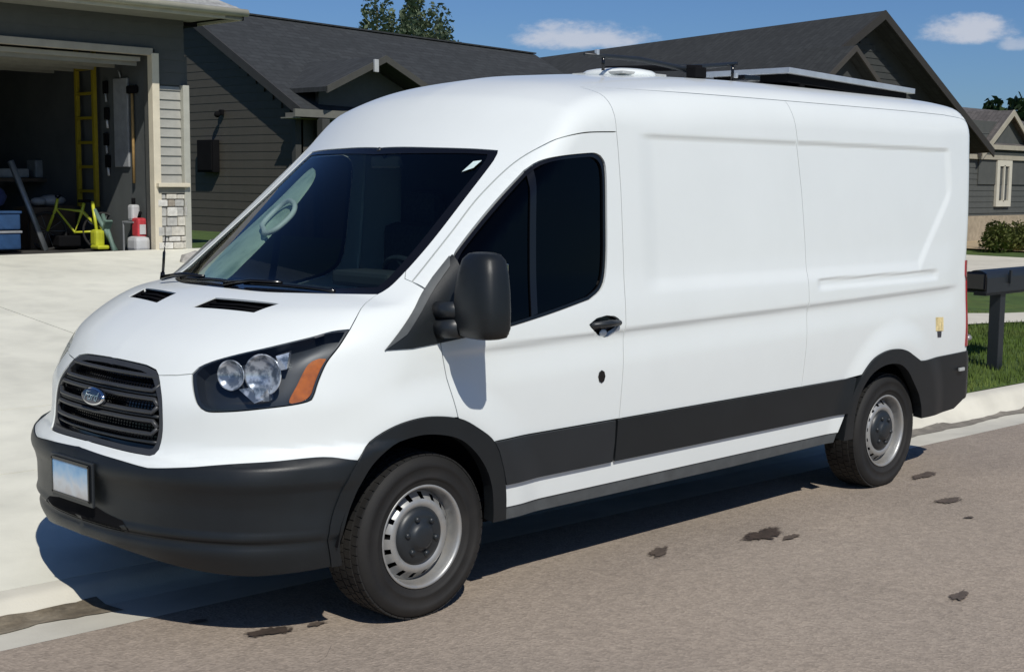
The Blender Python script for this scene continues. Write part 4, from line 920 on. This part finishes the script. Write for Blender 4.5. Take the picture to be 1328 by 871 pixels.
def boards(parent, m, corner, along, length, z0, z1, h, thick, nrm, clip=None, nm='siding_board'):
    """lap boards as single pieces; clip(z) -> (start, end) along the wall"""
    al = Vector(along).normalized(); nn = Vector(nrm); z = z0; cache = {}
    while z < z1-.01:
        a, b_ = (0, length) if clip is None else clip(z+h*.5)
        hh = min(h, z1-z)
        if b_-a > .05:
            L = b_-a; key = (round(L, 3), round(hh, 3))
            if key not in cache:
                V = []
                for s in (0, L):
                    V += [(*(al*s), 0), ]
                A = [al*0+nn*thick, al*0+nn*(thick*.25)+Vector((0, 0, hh)), al*0+Vector((0, 0, hh)), al*0]
                V = [tuple(p) for p in A]+[tuple(p+al*L) for p in A]
                me = bpy.data.meshes.new(nm); me.from_pydata(V, [], [(0, 4, 5, 1), (1, 5, 6, 2), (2, 6, 7, 3), (3, 7, 4, 0), (0, 1, 2, 3), (7, 6, 5, 4)]); me.update()
                bmx = bmesh.new(); bmx.from_mesh(me); bmesh.ops.recalc_face_normals(bmx, faces=bmx.faces); bmx.to_mesh(me); bmx.free()
                me.materials.append(m); cache[key] = me
            o = bpy.data.objects.new(nm, cache[key]); link(o, parent); c = Vector(corner)+al*a; o.location = (c.x, c.y, z)-parent.location if False else Vector((c.x, c.y, z))-parent.location
        z += h
def P_(b, name, m, parent):
    o = b.build(name, m, parent); o.location = -parent.location; return o
GA = thing('garage_house', 'house corner with an open garage, grey siding pier and stone base at the left', 'house', (-1, -12, .95))
G0 = .93
gx0, gx1 = -5.28, 2.0                       # opening right and left jamb
P_(MB().box((-5.67, -14.05, 2.2), (.14, 7.9, 3.0)), 'side_wall', siding_d, GA)
P_(MB().box((-5.50, -13.9, 2.15), (.30, 7.4, 2.9)), 'inner_wall', wallin, GA)
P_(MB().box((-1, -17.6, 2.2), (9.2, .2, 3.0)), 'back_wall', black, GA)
P_(MB().box((3.4, -14, 2.2), (2.2, 7.9, 3.0)), 'left_wall', siding_d, GA)
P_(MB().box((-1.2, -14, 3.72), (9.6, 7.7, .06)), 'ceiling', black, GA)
P_(MB().box((-1.2, -13.9, .86), (8.2, 7.8, .06)), 'garage_floor', mat('garage_floor', (.05, .048, .045), .6, noise=(2, .2)), GA)
# header, drawn up door, trims
P_(MB().box((-1.6, -10.12, 3.56), (8.0, .12, .42)), 'header', siding_d, GA)
boards(GA, siding_d, (-5.74, -10.055, 0), (1, 0, 0), 7.9, 3.37, 3.74, .15, .010, (0, 1, 0))
P_(MB().box((-1.6, -10.04, 3.325), (7.36, .10, .085), bev=.006), 'door_trim', mat('door_trim', (.34, .31, .25), .65, noise=(5, .1)), GA)
dr = P_(MB().box((-1.6, -11.45, 3.24), (7.2, 2.6, .05)), 'garage_door', mat('door_panel', (.30, .29, .25), .6, noise=(4, .08)), GA)
for k in range(5): P_(MB().box((-1.6, -10.25-.52*k, 3.195), (7.2, .03, .06)), 'door_rib', trimg, GA)
# pier between opening and corner
P_(MB().box((-5.535, -10.14, 2.1), (.50, .16, 2.4)), 'pier', siding_d, GA)
boards(GA, siding_l, (-5.335, -10.055, 0), (-1, 0, 0), .335, 1.755, 2.93, .113, .026, (0, 1, 0))
boards(GA, siding_d, (-5.335, -10.055, 0), (-1, 0, 0), .41, 2.95, 3.37, .15, .012, (0, 1, 0))  # eave shade put into colour: darker boards above the shade line
P_(MB().box((-5.305, -10.035, 2.12), (.095, .11, 2.38), bev=.006), 'corner_trim', trimm, GA)
P_(MB().box((-5.715, -10.03, 1.94), (.085, .12, 2.02), bev=.006), 'corner_trim', mat('grey_trim', (.40, .395, .34), .65, noise=(5, .1)), GA)
P_(MB().box((-5.50, -10.0, 1.735), (.44, .17, .05), bev=.008), 'stone_cap', trimm, GA)
P_(MB().box((-5.51, -10.03, 1.67), (.40, .11, .07)), 'under_cap_board', trimg, GA)  # dark olive board just under the stone cap
P_(MB().box((-5.50, -10.06, 1.28), (.42, .07, .82)), 'mortar', mat('mortar', (.30, .28, .24), .95, noise=(20, .2)), GA)
stone_ms = [mat('ledge_stone_%s' % n, c, .85, noise=(9, .25), bump=(25, .5, .01)) for n, c in (('grey', (.42, .41, .38)), ('cream', (.56, .53, .46)), ('brown', (.30, .26, .21)), ('pale', (.62, .60, .55)))]
z = .95; rs = random.Random(11)
while z < 1.62:
    h = rs.choice((.07, .09, .12)); h = min(h, 1.63-z+.001); x = -5.295
    while x > -5.69:
        L = min(rs.uniform(.09, .22), x+5.70)
        if L > .03:
            t = rs.uniform(.05, .085); o = MB().box((0, 0, 0), (L-.012, t, h-.012), bev=.009).build('stone', rs.choice(stone_ms), GA); o.location = Vector((x-L/2, -10.025+t/2-.02, z+h/2))-GA.location
        x -= L
    z += h
# roof: fascia, soffit, shingled slope (ridge along y) with an eave over the door
ey = -9.36; ez = 3.725; ex = -6.15
b = MB(); b.prism([(ex, ey, ez), (ex, ey, ez+.10), (ex, ey-.03, ez+.10), (ex, ey-.03, ez)], (12, 0, 0)); P_(b, 'fascia', fasc, GA)
b = MB(); b.prism([(ex, ey, ez), (ex, ey, ez+.10), (ex+.03, ey, ez+.10), (ex+.03, ey, ez)], (0, -8.6, 0)); P_(b, 'fascia', fasc, GA)
P_(MB().box((0, ey-.46, ez+.02), (12, .90, .02)), 'soffit', soff, GA)
P_(MB().box((ex+.14, -13.6, ez+.02), (.24, 8.5, .02)), 'soffit', soff, GA)
P_(MB().tube([(ex-.02, ey+.05, ez+.085), (6, ey+.05, ez+.085)], .045, 8), 'gutter_pipe', fasc, GA)
b = MB(); b.poly([(ex-.03, ey+.03, ez+.11), (8, ey+.03, ez+.11), (8, -13.5, ez+2.3), (ex+3.9, -13.5, ez+2.3)]).poly([(ex-.03, ey+.03, ez+.11), (ex+3.9, -13.5, ez+2.3), (ex+3.9, -14, ez+2.3), (ex-.03, -17.8, ez+.11)])
b.poly([(ex-.03, -17.8, ez+.11), (ex+3.9, -14, ez+2.3), (8, -14, ez+2.3), (8, -17.8, ez+.11)]); P_(b, 'roof', shl, GA)
for r_i in range(7):              # shingle courses near the eave stand proud, course by course
    for c_i in range(24):
        x = -5.95+c_i*.34+(r_i % 2)*.17; y = ey-.02-r_i*.17; zz = ez+.125+r_i*.17*.5
        if x-.2 < ex+r_i*.19: continue
        if 'sm' not in globals(): sm = MB().box((0, 0, 0), (.325, .20, .012), rot=Matrix.Rotation(R(-25.5), 3, 'X')).build('shingle', shl, GA); o = sm
        else: o = sm.copy(); COL.objects.link(o)
        o.location = Vector((x, y, zz+random.uniform(0, .004)))-GA.location
# floodlight on the neighbour's wall comes with that house

# ------------------------------------------------------------------ things in the garage
GF = .89
yel = mat('yellow_fibreglass', (.26, .20, .008), .5, noise=(6, .15)); yel2 = mat('yellow_green_paint', (.48, .50, .035), .4, noise=(8, .15)); bluem = mat('blue_plastic', (.022, .060, .14), .45, noise=(6, .3)); greym = mat('galvanised', (.26, .28, .29), .45, metal=.4, noise=(9, .15))
redm = mat('red_plastic', (.50, .05, .06), .4, noise=(8, .2)); whm = mat('white_plastic', (.50, .50, .50), .45, noise=(8, .08)); card = mat('cardboard', (.08, .055, .035), .9, noise=(5, .2)); grn = mat('dull_green', (.12, .19, .16), .6, noise=(7, .2)); gry = mat('mid_grey', (.25, .26, .27), .6, noise=(7, .2))
def gthing(nm, lb, cat, loc, group=None): return thing(nm, lb, cat, loc, group=group)
ld = gthing('step_ladder', 'tall yellow ladder hanging on the right garage wall', 'ladder', (-5.2, -11.6, GF+.55))
for y in (-.22, .22): MB().box((0, 0, 1.0), (.05, .05, 2.0)).build('rail', yel, ld).location = (-.05+.0, y, 0)
for k in range(6): MB().box((-.05, 0, .2+k*.31), (.04, .42, .035)).build('rung', yel, ld)
tl2 = gthing('long_tool', 'long brown handled tool hanging at the garage door jamb', 'garden tool', (-5.31, -10.55, 1.75))
MB().tube([(0, 0, 0), (0, 0, 1.1)], .018, 8).build('handle', mat('wood_handle', (.35, .22, .08), .6, noise=(9, .2)), tl2); MB().box((0, 0, 1.15), (.05, .22, .10), bev=.02).build('head', MT['dark'], tl2)
pn = gthing('hanging_panel', 'pale grey board hanging on the right garage wall', 'board', (-5.33, -10.85, 1.95)); MB().box((0, 0, .55), (.03, .34, 1.1), bev=.01).build('board_sheet', gry, pn); MB().tube([(0, 0, 1.1), (.03, 0, 1.2)], .01, 6).build('hook', greym, pn)
for k, (y, z, lb) in enumerate(((-11.22, 2.95, 'uppermost dark hand tool hanging on the garage wall'), (-11.2, 2.62, 'second dark hand tool hanging on the garage wall'), (-11.23, 2.3, 'third dark hand tool hanging on the garage wall'), (-11.2, 2.02, 'lowest dark hand tool hanging on the garage wall'))):
    t = gthing('hand_tool', lb, 'hand tool', (-5.32, y, z), 'hand tools on the garage wall'); MB().box((0, 0, 0), (.03, .10, .16), bev=.01).build('head', MT['dark'], t); MB().tube([(0, 0, -.05), (0, .02, -.18)], .015, 6).build('handle', whm if k % 2 else gry, t)
bk = gthing('bicycle', 'yellow green bicycle standing in the garage', 'bicycle', (-5.0, -11.5, GF), None); bk.rotation_euler = (0, 0, R(-35)); bk.scale = (.8, .8, .8)
def ringm(cx, cz, r, t_, m, nm, par): b = MB(); b.tube([(cx+r*math.cos(a), 0, cz+r*math.sin(a)) for a in np.linspace(0, 2*math.pi, 25)], t_, 6, caps=False); return b.build(nm, m, par)
for cxx in (-.42, .42):
    wl = ringm(cxx, .30, .29, .022, MT['rubber'], 'wheel', bk)
    b = MB()
    for k in range(10): b.tube([(cxx, 0, .30), (cxx+.28*math.cos(k*.628), 0, .30+.28*math.sin(k*.628))], .003, 3)
    b.build('spokes', greym, wl)
MB().tube([(-.42, 0, .3), (-.12, 0, .62), (.28, 0, .66), (0, 0, .28), (-.12, 0, .62), (-.15, 0, .75)], .028, 8).tube([(-.42, 0, .3), (0, 0, .28)], .02, 6).tube([(.42, 0, .3), (.28, 0, .66), (.25, 0, .82)], .024, 8).build('frame', yel2, bk)
MB().tube([(.24, -.24, .86), (.25, 0, .82), (.24, .24, .86)], .015, 6).build('handlebar', MT['dark'], bk); MB().box((-.16, 0, .78), (.20, .10, .05), bev=.02).build('saddle', MT['dark'], bk)
t = gthing('trimmer', 'bright yellow garden machine beside the bicycle', 'garden machine', (-5.12, -11.15, GF)); MB().box((0, 0, .16), (.13, .16, .22), bev=.04).box((.0, .06, .05), (.16, .2, .05), bev=.02).build('motor', yel2, t); MB().tube([(0, 0, .2), (.0, -.1, .62)], .022, 6).build('shaft', yel2, t)
t = gthing('grey_plank', 'long pale grey plank leaning in the garage', 'plank', (-4.48, -11.5, GF)); MB().tube([(-.12, 0, .0), (.16, -.3, 1.12)], .042, 4).build('plank_body', greym, t)
for k, (z, lb) in enumerate(((0, 'lower blue plastic bin at the left of the garage'), (.34, 'upper blue plastic bin stacked in the garage'))):
    t = gthing('storage_bin', lb, 'storage bin', (-3.84, -11.3, GF+.05+z*.7), 'blue bins in the garage'); MB().box((0, 0, .10), (.5, .4, .20), bev=.02).build('tub', bluem, t); MB().box((0, 0, .21), (.53, .43, .03), bev=.01).build('lid', bluem if k else gry, t)
t = gthing('navy_bag', 'navy bag lying on top of the blue bins', 'bag', (-3.84, -11.4, GF+.52)); MB().ball((0, 0, .16), .2, 1.1, .8, .8).build('bag_body', mat('navy_cloth', (.01, .02, .07), .9, noise=(9, .2)), t); MB().tube([(-.08, 0, .3), (0, 0, .4), (.08, 0, .3)], .012, 6).build('strap', MT['dark'], t)
t = gthing('cardboard_box', 'large dark brown cardboard box on the garage floor', 'box', (-4.85, -12.0, GF)); MB().box((0, 0, .27), (.62, .45, .54), bev=.006).build('carton', card, t); MB().box((-.15, .0, .55), (.3, .45, .012), rot=None).build('flap', card, t)
t = gthing('grey_bundle', 'pale grey bundle lying on the cardboard box', 'bundle', (-4.95, -12.0, GF+.56)); MB().ball((0, 0, .06), .13, 1.5, 1, .6).ball((.2, .05, .05), .08, 1.4, 1, .7).build('bundle_body', gry, t)
t = gthing('folding_chair', 'dull green folded chair leaning by the garage wall', 'folding chair', (-5.25, -10.85, GF)); MB().tube([(-.02, -.1, 0), (.12, -.38, .52)], .03, 6).tube([(.06, -.0, 0), (-.02, -.42, .45)], .03, 6).build('chair_frame', grn, t); MB().box((.04, -.25, .26), (.10, .30, .03), rot=Matrix.Rotation(R(55), 3, 'X')).build('chair_seat', grn, t)
t = gthing('white_sack', 'white sack on the floor just inside the garage door jamb', 'sack', (-5.16, -10.22, GF+.02)); MB().box((0, 0, .10), (.20, .24, .19), bev=.05).build('sack_body', whm, t)
t = gthing('fuel_can', 'red and white plastic can on the white sack', 'fuel can', (-5.22, -10.30, GF+.20)); MB().box((0, 0, .12), (.12, .16, .24), bev=.03).build('can_body', redm, t); MB().box((0, .085, .10), (.08, .01, .12)).build('can_label', whm, t); MB().tube([(0, 0, .24), (0, .04, .31)], .02, 8).build('spout', MT['dark'], t)
t = gthing('spray_bottle', 'white jug standing above the red can', 'jug', (-5.22, -10.42, GF+.40)); MB().box((0, 0, .10), (.11, .12, .20), bev=.03).build('jug_body', whm, t); MB().tube([(0, 0, .2), (0, 0, .28)], .025, 8).build('cap', MT['dark'], t)
t = gthing('shelf', 'metal shelf under the white jug by the garage jamb', 'shelf', (-5.24, -10.45, GF)); MB().box((0, 0, .385), (.18, .26, .02)).build('shelf_board', gry, t)
for q in ((-.08, -.12), (.08, -.12)): MB().box((q[0], q[1], .19), (.015, .015, .38)).build('leg', gry, t)

# ------------------------------------------------------------------ dark house (middle), side wall towards the garage
HB = thing('dark_house', 'dark brown sided house with charcoal shingle roof behind the van', 'house', (-17, -17, .3))
X = -11.0
rake_d0 = mat('shaded_trim', (.05, .05, .045), .7, noise=(5, .1))  # deep porch shade put into the colour of post and corner trim
rk_ = lambda y: 3.02+.585*(-15.2-y)               # underside line of the front rake
P_(MB().prism([(X-.1, -14.9, .2), (X-.1, -14.9, 2.95), (X-.1, -18.35, 4.72), (X-.1, -22, 2.7), (X-.1, -22, .2)], (.08, 0, 0)), 'side_wall', siding_b, HB)
def cl(z):
    zt = z+.09
    if zt <= 2.85: return (0, 7.1)
    return (max(0, (zt-2.86)/.585-.12), min(7.1, 7.1-(zt-2.86)/.585*1.0))
boards(HB, siding_b, (X, -14.9, 0), (0, -1, 0), 7.1, .35, 4.55, .15, .008, (1, 0, 0), clip=cl)
P_(MB().box((X+.02, -14.93, 1.6), (.12, .12, 2.6), bev=.006), 'corner_trim', rake_d0, HB)
P_(MB().box((-15.2, -14.95, 1.6), (8.4, .1, 2.7)), 'front_wall', siding_b, HB)
RX = -10.78
def slope(pts, name, m, par, th=.10):
    b = MB(); b.prism(pts, (0, 0, -th)); return P_(b, name, m, par)
slope([(RX, -14.55, 3.02), (-20.4, -14.55, 2.84), (-20.4, -18.35, 4.80), (RX, -18.35, 5.02)], 'roof', roofd, HB)
slope([(RX, -18.36, 5.02), (-20.4, -18.36, 4.80), (-20.4, -22.4, 2.7), (RX, -22.4, 2.7)], 'roof', roofd, HB)
b = MB(); b.prism([(RX+.02, -14.52, 2.86), (RX+.02, -14.52, 3.03), (RX+.02, -18.35, 5.04), (RX+.02, -18.35, 4.87)], (-.03, 0, 0)); P_(b, 'rake_board', mat('dark_rake', (.035, .034, .032), .7, noise=(5, .1)), HB)
b = MB(); b.poly([(RX, -14.55, 2.90), (X, -14.55, 2.90), (X, -18.35, 4.86), (RX, -18.35, 4.86)]); P_(b, 'soffit', trimg, HB)
P_(MB().box((-15.5, -14.50, 2.94), (9.75, .05, .13)), 'fascia', mat('olive_fascia', (.15, .147, .125), .7, noise=(5, .1)), HB)
P_(MB().box((RX-.17, -14.72, 2.90), (.40, .42, .10)), 'eave_return', bpy.data.materials['olive_fascia'], HB)
P_(MB().box((-15.5, -14.72, 2.86), (9.7, .42, .02)), 'soffit', soff, HB)
P_(MB().box((X-.2, -14.45, 1.6), (.16, .16, 2.5), bev=.01), 'porch_post', rake_d0, HB)
# floodlight on the side wall
fl_ = thing('flood_light', 'small dark lamp on the brown side wall of the dark house', 'wall lamp', (X+.05, -17.2, 3.02)); MB().box((0, 0, 0), (.06, .10, .10), bev=.01).build('box', MT['dark'], fl_); MB().ball((.09, .0, -.04), .06).build('lamp_head', MT['dark'], fl_); MB().tube([(0, 0, 0), (.09, 0, -.04)], .015, 6).build('arm', MT['dark'], fl_)
me_ = thing('wall_shadow_box', 'added black box standing for a cast shadow on the brown side wall next to the garage pier', 'shadow stand-in', (X+.03, -17.6, 2.1)); MB().box((.06, 0, .12), (.14, .55, .60), bev=.01).build('box', MT['dark'], me_); MB().box((.14, 0, .12), (.02, .48, .52), bev=.004).build('box_door', MT['dark'], me_)  # black box added where an eave shadow falls on the wall
# small front gable over the entry
def gable(par, ax, ay, az, hw, drop, back, zr_end, overh, mroof, mwall, mrake, rakew=.16, wallback=.35, roofname='gable_roof'):
    """street-facing gable: apex (ax, ay, az); ridge runs back (-y) for `back` metres"""
    for s in (1, -1):
        pts = [(ax, ay, az), (ax+s*hw, ay, az-drop), (ax+s*hw, ay-back, az-drop+(zr_end-az)), (ax, ay-back, zr_end)]
        if s == -1: pts = pts[::-1]
        slope(pts, roofname, mroof, par, .08)
        b = MB(); b.prism([(ax, ay+.03, az+.01), (ax+s*hw, ay+.03, az-drop+.01), (ax+s*hw, ay+.03, az-drop-rakew), (ax, ay+.03, az-rakew)], (0, -.04, 0)); P_(b, 'rake_board', mrake, par)
    m_ = .25
    b = MB(); b.prism([(ax, ay-wallback, az-.1), (ax-hw+m_, ay-wallback, az-drop+m_*drop/hw-.1), (ax-hw+m_, ay-wallback, az-drop-.9), (ax+hw-m_, ay-wallback, az-drop-.9), (ax+hw-m_, ay-wallback, az-drop+m_*drop/hw-.1)], (0, -.1, 0)); P_(b, 'gable_wall', mwall, par)
rake_d = bpy.data.materials['dark_rake']
gable(HB, -12.38, -14.2, 3.99, 1.30, .60, 3.2, 3.99, .3, roofd, siding_d, mat('entry_rake', (.06, .058, .05), .7, noise=(5, .1)), rakew=.11, wallback=.55)
P_(MB().box((-12.12, -14.14, 3.80), (.09, .05, .22), bev=.01), 'gable_vent', mat('vent_pale', (.45, .46, .46), .6, noise=(9, .1)), HB)
# big street gable; its long ridge climbs towards the road
def clg(ax, hw, drop, az, x_wall0):
    def g(z):
        t = (az-.45-z-.1)/drop*hw; t = max(0, min(t, hw-.4)); c_ = x_wall0; return (c_-(ax+t), c_-(ax-t))
    return g
AXB, AYB, AZB = -25.5, -12.0, 5.83
siding_k = mat('charcoal_siding', (.036, .038, .036), .8, noise=(4, .1))
gable(HB, AXB, AYB, AZB, 5.75, 3.05, 11.5, 5.31, .4, roofd2, siding_k, mat('bronze_rake', (.030, .026, .021), .7, noise=(5, .1)), rakew=.20, wallback=.55)
boards(HB, siding_k, (AXB+5.4, AYB-.52, 0), (-1, 0, 0), 10.8, 2.4, 5.3, .15, .02, (0, 1, 0), clip=clg(AXB, 5.75, 3.05, AZB, AXB+5.4))
P_(MB().box((AXB, AYB-.62, 1.45), (10.9, .12, 2.7)), 'front_wall', siding_k, HB)
P_(MB().box((AXB+5.4, AYB-3.6, 1.45), (.12, 6, 2.7)), 'side_wall', siding_d, HB)
P_(MB().box((AXB-5.4, AYB-5.6, 1.45), (.12, 10, 2.7)), 'side_wall', siding_d, HB)
gable(HB, -23.0, -11.2, 4.80, 1.25, .82, 1.3, 4.80, .2, roofd2, siding_k, mat('olive_rake', (.050, .044, .036), .7, noise=(5, .1)), rakew=.12, wallback=.3)
P_(MB().prism([(RX-.0, -18.30, 5.03), (-20.4, -18.30, 4.81), (-20.4, -18.45, 4.81), (RX, -18.45, 5.03)], (0, 0, .03)), 'ridge_cap', roofd, HB)

# ------------------------------------------------------------------ far house at the right
HD = thing('far_house', 'dark grey house with pale trimmed window at the right edge', 'house', (-37, -15, .15))
D0 = Vector((3.8145, 5.3317, 1.8495))
def at(px, py, t): v = Vector(px_dir(px, py)); return D0+v*t
T = 45.5
wc = at(1298.5, 238, T); gp = at(1307.6, 143, T); wy = wc.y
P_(MB().box((gp.x-1.4, wy-.1, 1.9), (8.6, .2, 3.7)), 'front_wall', siding_d, HD)
boards(HD, siding_d, (gp.x+2.9, wy+.0, 0), (-1, 0, 0), 8.6, 1.0, 3.4, .17, .02, (0, 1, 0))
gable(HD, gp.x-.1, wy+.25, gp.z, 1.95, 1.35, 4, gp.z, .3, roofb, siding_d, mat('tan_rake', (.36, .33, .26), .7, noise=(5, .1)), rakew=.17, wallback=.2)
slope([(gp.x+5.6, wy+.2, 3.05), (gp.x-6, wy+.2, 3.05), (gp.x-6, wy-3.2, 4.45), (gp.x+4.6, wy-3.2, 4.45)], 'roof', roofb, HD)
P_(MB().box((gp.x+.4, wy+.22, 2.98), (10.4, .06, .14)), 'fascia', bpy.data.materials['tan_rake'], HD)
P_(MB().box((gp.x+.4, wy+.06, 2.72), (5.2, .10, .22)), 'frieze_board', bpy.data.materials['tan_rake'], HD)
P_(MB().box((gp.x+4.1, wy-1.6, 1.6), (2.3, .1, 3.2)), 'porch_wall', siding_d, HD)
P_(MB().box((gp.x+1.2, wy+.08, .55), (8.8, .12, .75)), 'stone_base', mat('tan_stone', (.34, .28, .20), .9, noise=(6, .2), bump=(12, .5, .02)), HD)
wn_ = P_(MB().box((wc.x, wy+.02, wc.z), (.62, .03, .95)), 'window', MT['house_glass'], HD)
sc_ = 45.5/1817.7; ww = .98; wh = 56*sc_
ctr = mat('window_trim', (.56, .53, .44), .6, noise=(5, .06))
for c, d_ in (((0, wh/2-.09), (ww, .18)), ((0, -wh/2+.09), (ww, .18)), ((ww/2-.09, 0), (.18, wh)), ((-ww/2+.09, 0), (.18, wh)), ((0, 0), (.07, wh-.3))):
    o = MB().box((wc.x+c[0], wy+.06, wc.z+c[1]), (d_[0], .08, d_[1]-(.362 if d_[1] == wh else 0))).build('window_frame', ctr, wn_); o.location = (0, 0, 0)
# ------------------------------------------------------------------ mailbox
mb_ = thing('mailbox', 'long black mailbox on a black post beside the kerb behind the van', 'mailbox', (-8.2, -.50, .10))
b = MB(); P = []; n = 12; prof = [(-.10, 0), (.10, 0)]+[(.10*math.cos(a), .13+.07*math.sin(a)) for a in np.linspace(0, math.pi, n)]
b.prism([(.42, y, z+.80) for y, z in prof], (-1.15, 0, 0)); b.build('box', MT['plastic2'], mb_)
MB().box((.43, 0, .90), (.02, .19, .17), bev=.02).build('box_door', MT['gloss'], mb_)
MB().box((0, 0, .40), (.105, .105, .82), bev=.006).build('post', MT['plastic2'], mb_); MB().box((-.15, 0, .785), (1.0, .12, .03)).build('arm', MT['plastic2'], mb_)
MB().box((.0, .115, .93), (.03, .02, .12), bev=.004).build('flag', MT['plastic2'], mb_)

# ------------------------------------------------------------------ trees and shrubs
leafm = mat('hazy_poplar_leaf', (.22, .27, .16), .75, noise=(3, .3)); leafm2 = mat('far_leaf', (.05, .085, .03), .8, noise=(3, .3)); shrubm = mat('shrub_leaf', (.19, .21, .06), .8, noise=(6, .35), vary=(4, (.28, .22, .08), .55, .8)); bark = mat('bark', (.12, .10, .08), .9, noise=(6, .3))  # distance haze put into the poplar leaf colour, lightening it
def crown(par, clumps, n, size, m, seed, nm='crown'):
    r = random.Random(seed); bm = bmesh.new()
    tot = sum(c[3]**2*c[4] for c in clumps)
    for (cx_, cy_, cz_, rr_, hz) in clumps:
        for _ in range(int(n*rr_*rr_*hz/tot)):
            while True:
                v = Vector((r.uniform(-1, 1), r.uniform(-1, 1), r.uniform(-1, 1)))
                if .25 < v.length < 1: break
            v = v*(v.length**-.35); p = Vector((cx_+v.x*rr_, cy_+v.y*rr_, cz_+v.z*rr_*hz)); s = size*r.uniform(.5, 1.2)
            a = Vector((r.uniform(-1, 1), r.uniform(-1, 1), r.uniform(-1, 1))).normalized()*s; c = a.orthogonal().normalized()*s*.6
            bm.faces.new([bm.verts.new(p-a), bm.verts.new(p+c), bm.verts.new(p+a), bm.verts.new(p-c)])
    me = bpy.data.meshes.new(nm); bm.to_mesh(me); bm.free(); me.materials.append(m); o = bpy.data.objects.new(nm, me); link(o, par); return o
def tree(lb, px, py_top, t, hw, seed, m, slim=1.6, loc_z=0, n=2600, size=.14, cl=None, group='trees beyond the roofs'):
    tp = at(px, py_top, t); base = Vector((tp.x, tp.y, loc_z)); H = tp.z-loc_z
    tr = thing('tree', lb, 'tree', base, group=group); r = random.Random(seed)
    MB().tube([(0, 0, 0), (.05, 0, H*.5), (0, .04, H*.97)], [.16, .10, .02], 8).build('trunk', bark, tr)
    if cl is None: cl = [(r.uniform(-.5, .5)*hw*(1-k/9), r.uniform(-.5, .5)*hw*(1-k/9), H*(.35+.6*k/8), hw*(.75-.5*k/8), 1.3) for k in range(9)]
    for k in range(5):
        c = r.choice(cl); MB().tube([(0, 0, c[2]*.75), (c[0]*.7, c[1]*.7, c[2])], [.05, .015], 5).build('limb', bark, tr)
    crown(tr, cl, n, size, m, seed); return tr
tree('tallest narrow poplar rising behind the dark roof', 537, -16, 46, 1.25, 3, leafm, n=17000, size=.09)
tree('short loose poplar left of the tallest one above the roof', 488, 6, 47, 2.3, 7, leafm, n=17000, size=.09)
tree('low poplar top right of the tallest one', 566, 18, 47, 2.3, 9, leafm, n=17000, size=.09)
tree('rounded green tree behind the far house, left one', 1284, 134, 72, 2.0, 12, leafm2, n=1800, size=.3)
tree('rounded green tree behind the far house at the picture edge', 1322, 133, 72, 2.4, 14, leafm2, n=2200, size=.3)
for k, (px, py, t, rr_, lb) in enumerate(((1288, 306, 38, .55, 'left yellowish shrub in front of the far house'), (1308, 304, 39, .6, 'middle yellowish shrub in front of the far house'), (1326, 308, 38.5, .55, 'shrub at the right picture edge in front of the far house'))):
    p = at(px, py, t); sh = thing('shrub', lb, 'shrub', (p.x, p.y, .14), group='shrubs before the far house')
    MB().tube([(0, 0, 0), (0, 0, .4)], [.05, .02], 6).build('stem', bark, sh); crown(sh, [(random.uniform(-.3, .3), random.uniform(-.3, .3), .35+random.uniform(-.1, .2), rr_*.6, .9) for _ in range(6)], 1500, .06, shrubm, k+30, 'foliage')
rkm = mat('rock_grey', (.40, .38, .35), .9, noise=(9, .3), bump=(20, .6, .02))
for k, (px, py, lb) in enumerate(((253, 314, 'left pale rock at the foot of the garage pier'), (261, 317, 'middle pale rock at the foot of the garage pier'), (270, 313, 'right pale rock beside the van pillar near the garage'))):
    p = at(px, py, 16.9); b = MB(); b.ball((0, 0, .07), .15, 1.2, .9, .7)
    r = random.Random(k+50)
    for v in b.bm.verts: v.co *= 1+r.uniform(-.14, .14)
    t = b.build('rock', rkm); t.location = (p.x, p.y, gzf(p.x, p.y)-.0); tag(t, lb, 'rock', 'rocks by the garage pier')
# more clutter deep in the garage
cl1 = mat('tin_grey', (.20, .21, .21), .5, noise=(8, .3)); cl2 = mat('olive_tub', (.20, .20, .05), .6, noise=(8, .3)); cl3 = mat('pale_cloth', (.30, .30, .29), .9, noise=(8, .3))
wb = gthing('workbench', 'dark workbench against the back of the garage', 'workbench', (-4.75, -13.2, GF)); MB().box((0, 0, .88), (1.9, .6, .05)).build('bench_top', card, wb)
for q in ((-.9, -.25), (.9, -.25), (-.9, .25), (.9, .25)): MB().box((q[0], q[1], .43), (.07, .07, .86)).build('leg', card, wb)
for k, (x, w_, h, m_, lb, nm) in enumerate(((-4.45, .22, .14, cl2, 'olive tub on the garage workbench', 'tub'), (-4.95, .42, .12, cl3, 'pale folded cloth on the garage workbench', 'cloth'), (-5.35, .20, .24, cl1, 'grey tin on the garage workbench', 'tin'), (-4.15, .18, .28, card, 'brown carton on the garage workbench', 'carton'))):
    t = gthing(nm, lb, nm, (x, -13.15, GF+.91)); MB().box((0, 0, h/2), (w_, .26, h), bev=.02).build('body', m_, t)
for k, (px, py, w_, h, m_, lb) in enumerate(((150, 300, .26, .30, MT['dark'], 'black tub beside the folded green chair in the garage'), (142, 262, .22, .16, cl1, 'dull grey case above the black tub in the garage'), (85, 312, .30, .14, MT['dark'], 'low black case on the floor under the bicycle'))):
    d = Vector(px_dir(px, py)); tt = (-11.6-D0.y)/d.y; p = D0+d*tt
    t = gthing('case', lb, 'case', (p.x, p.y, max(GF, p.z-h/2))); MB().box((0, 0, h/2), (w_, .25, h), bev=.02).build('body', m_, t); MB().tube([(-.05, 0, h), (0, 0, h+.05), (.05, 0, h)], .01, 6).build('handle', MT['dark'], t)
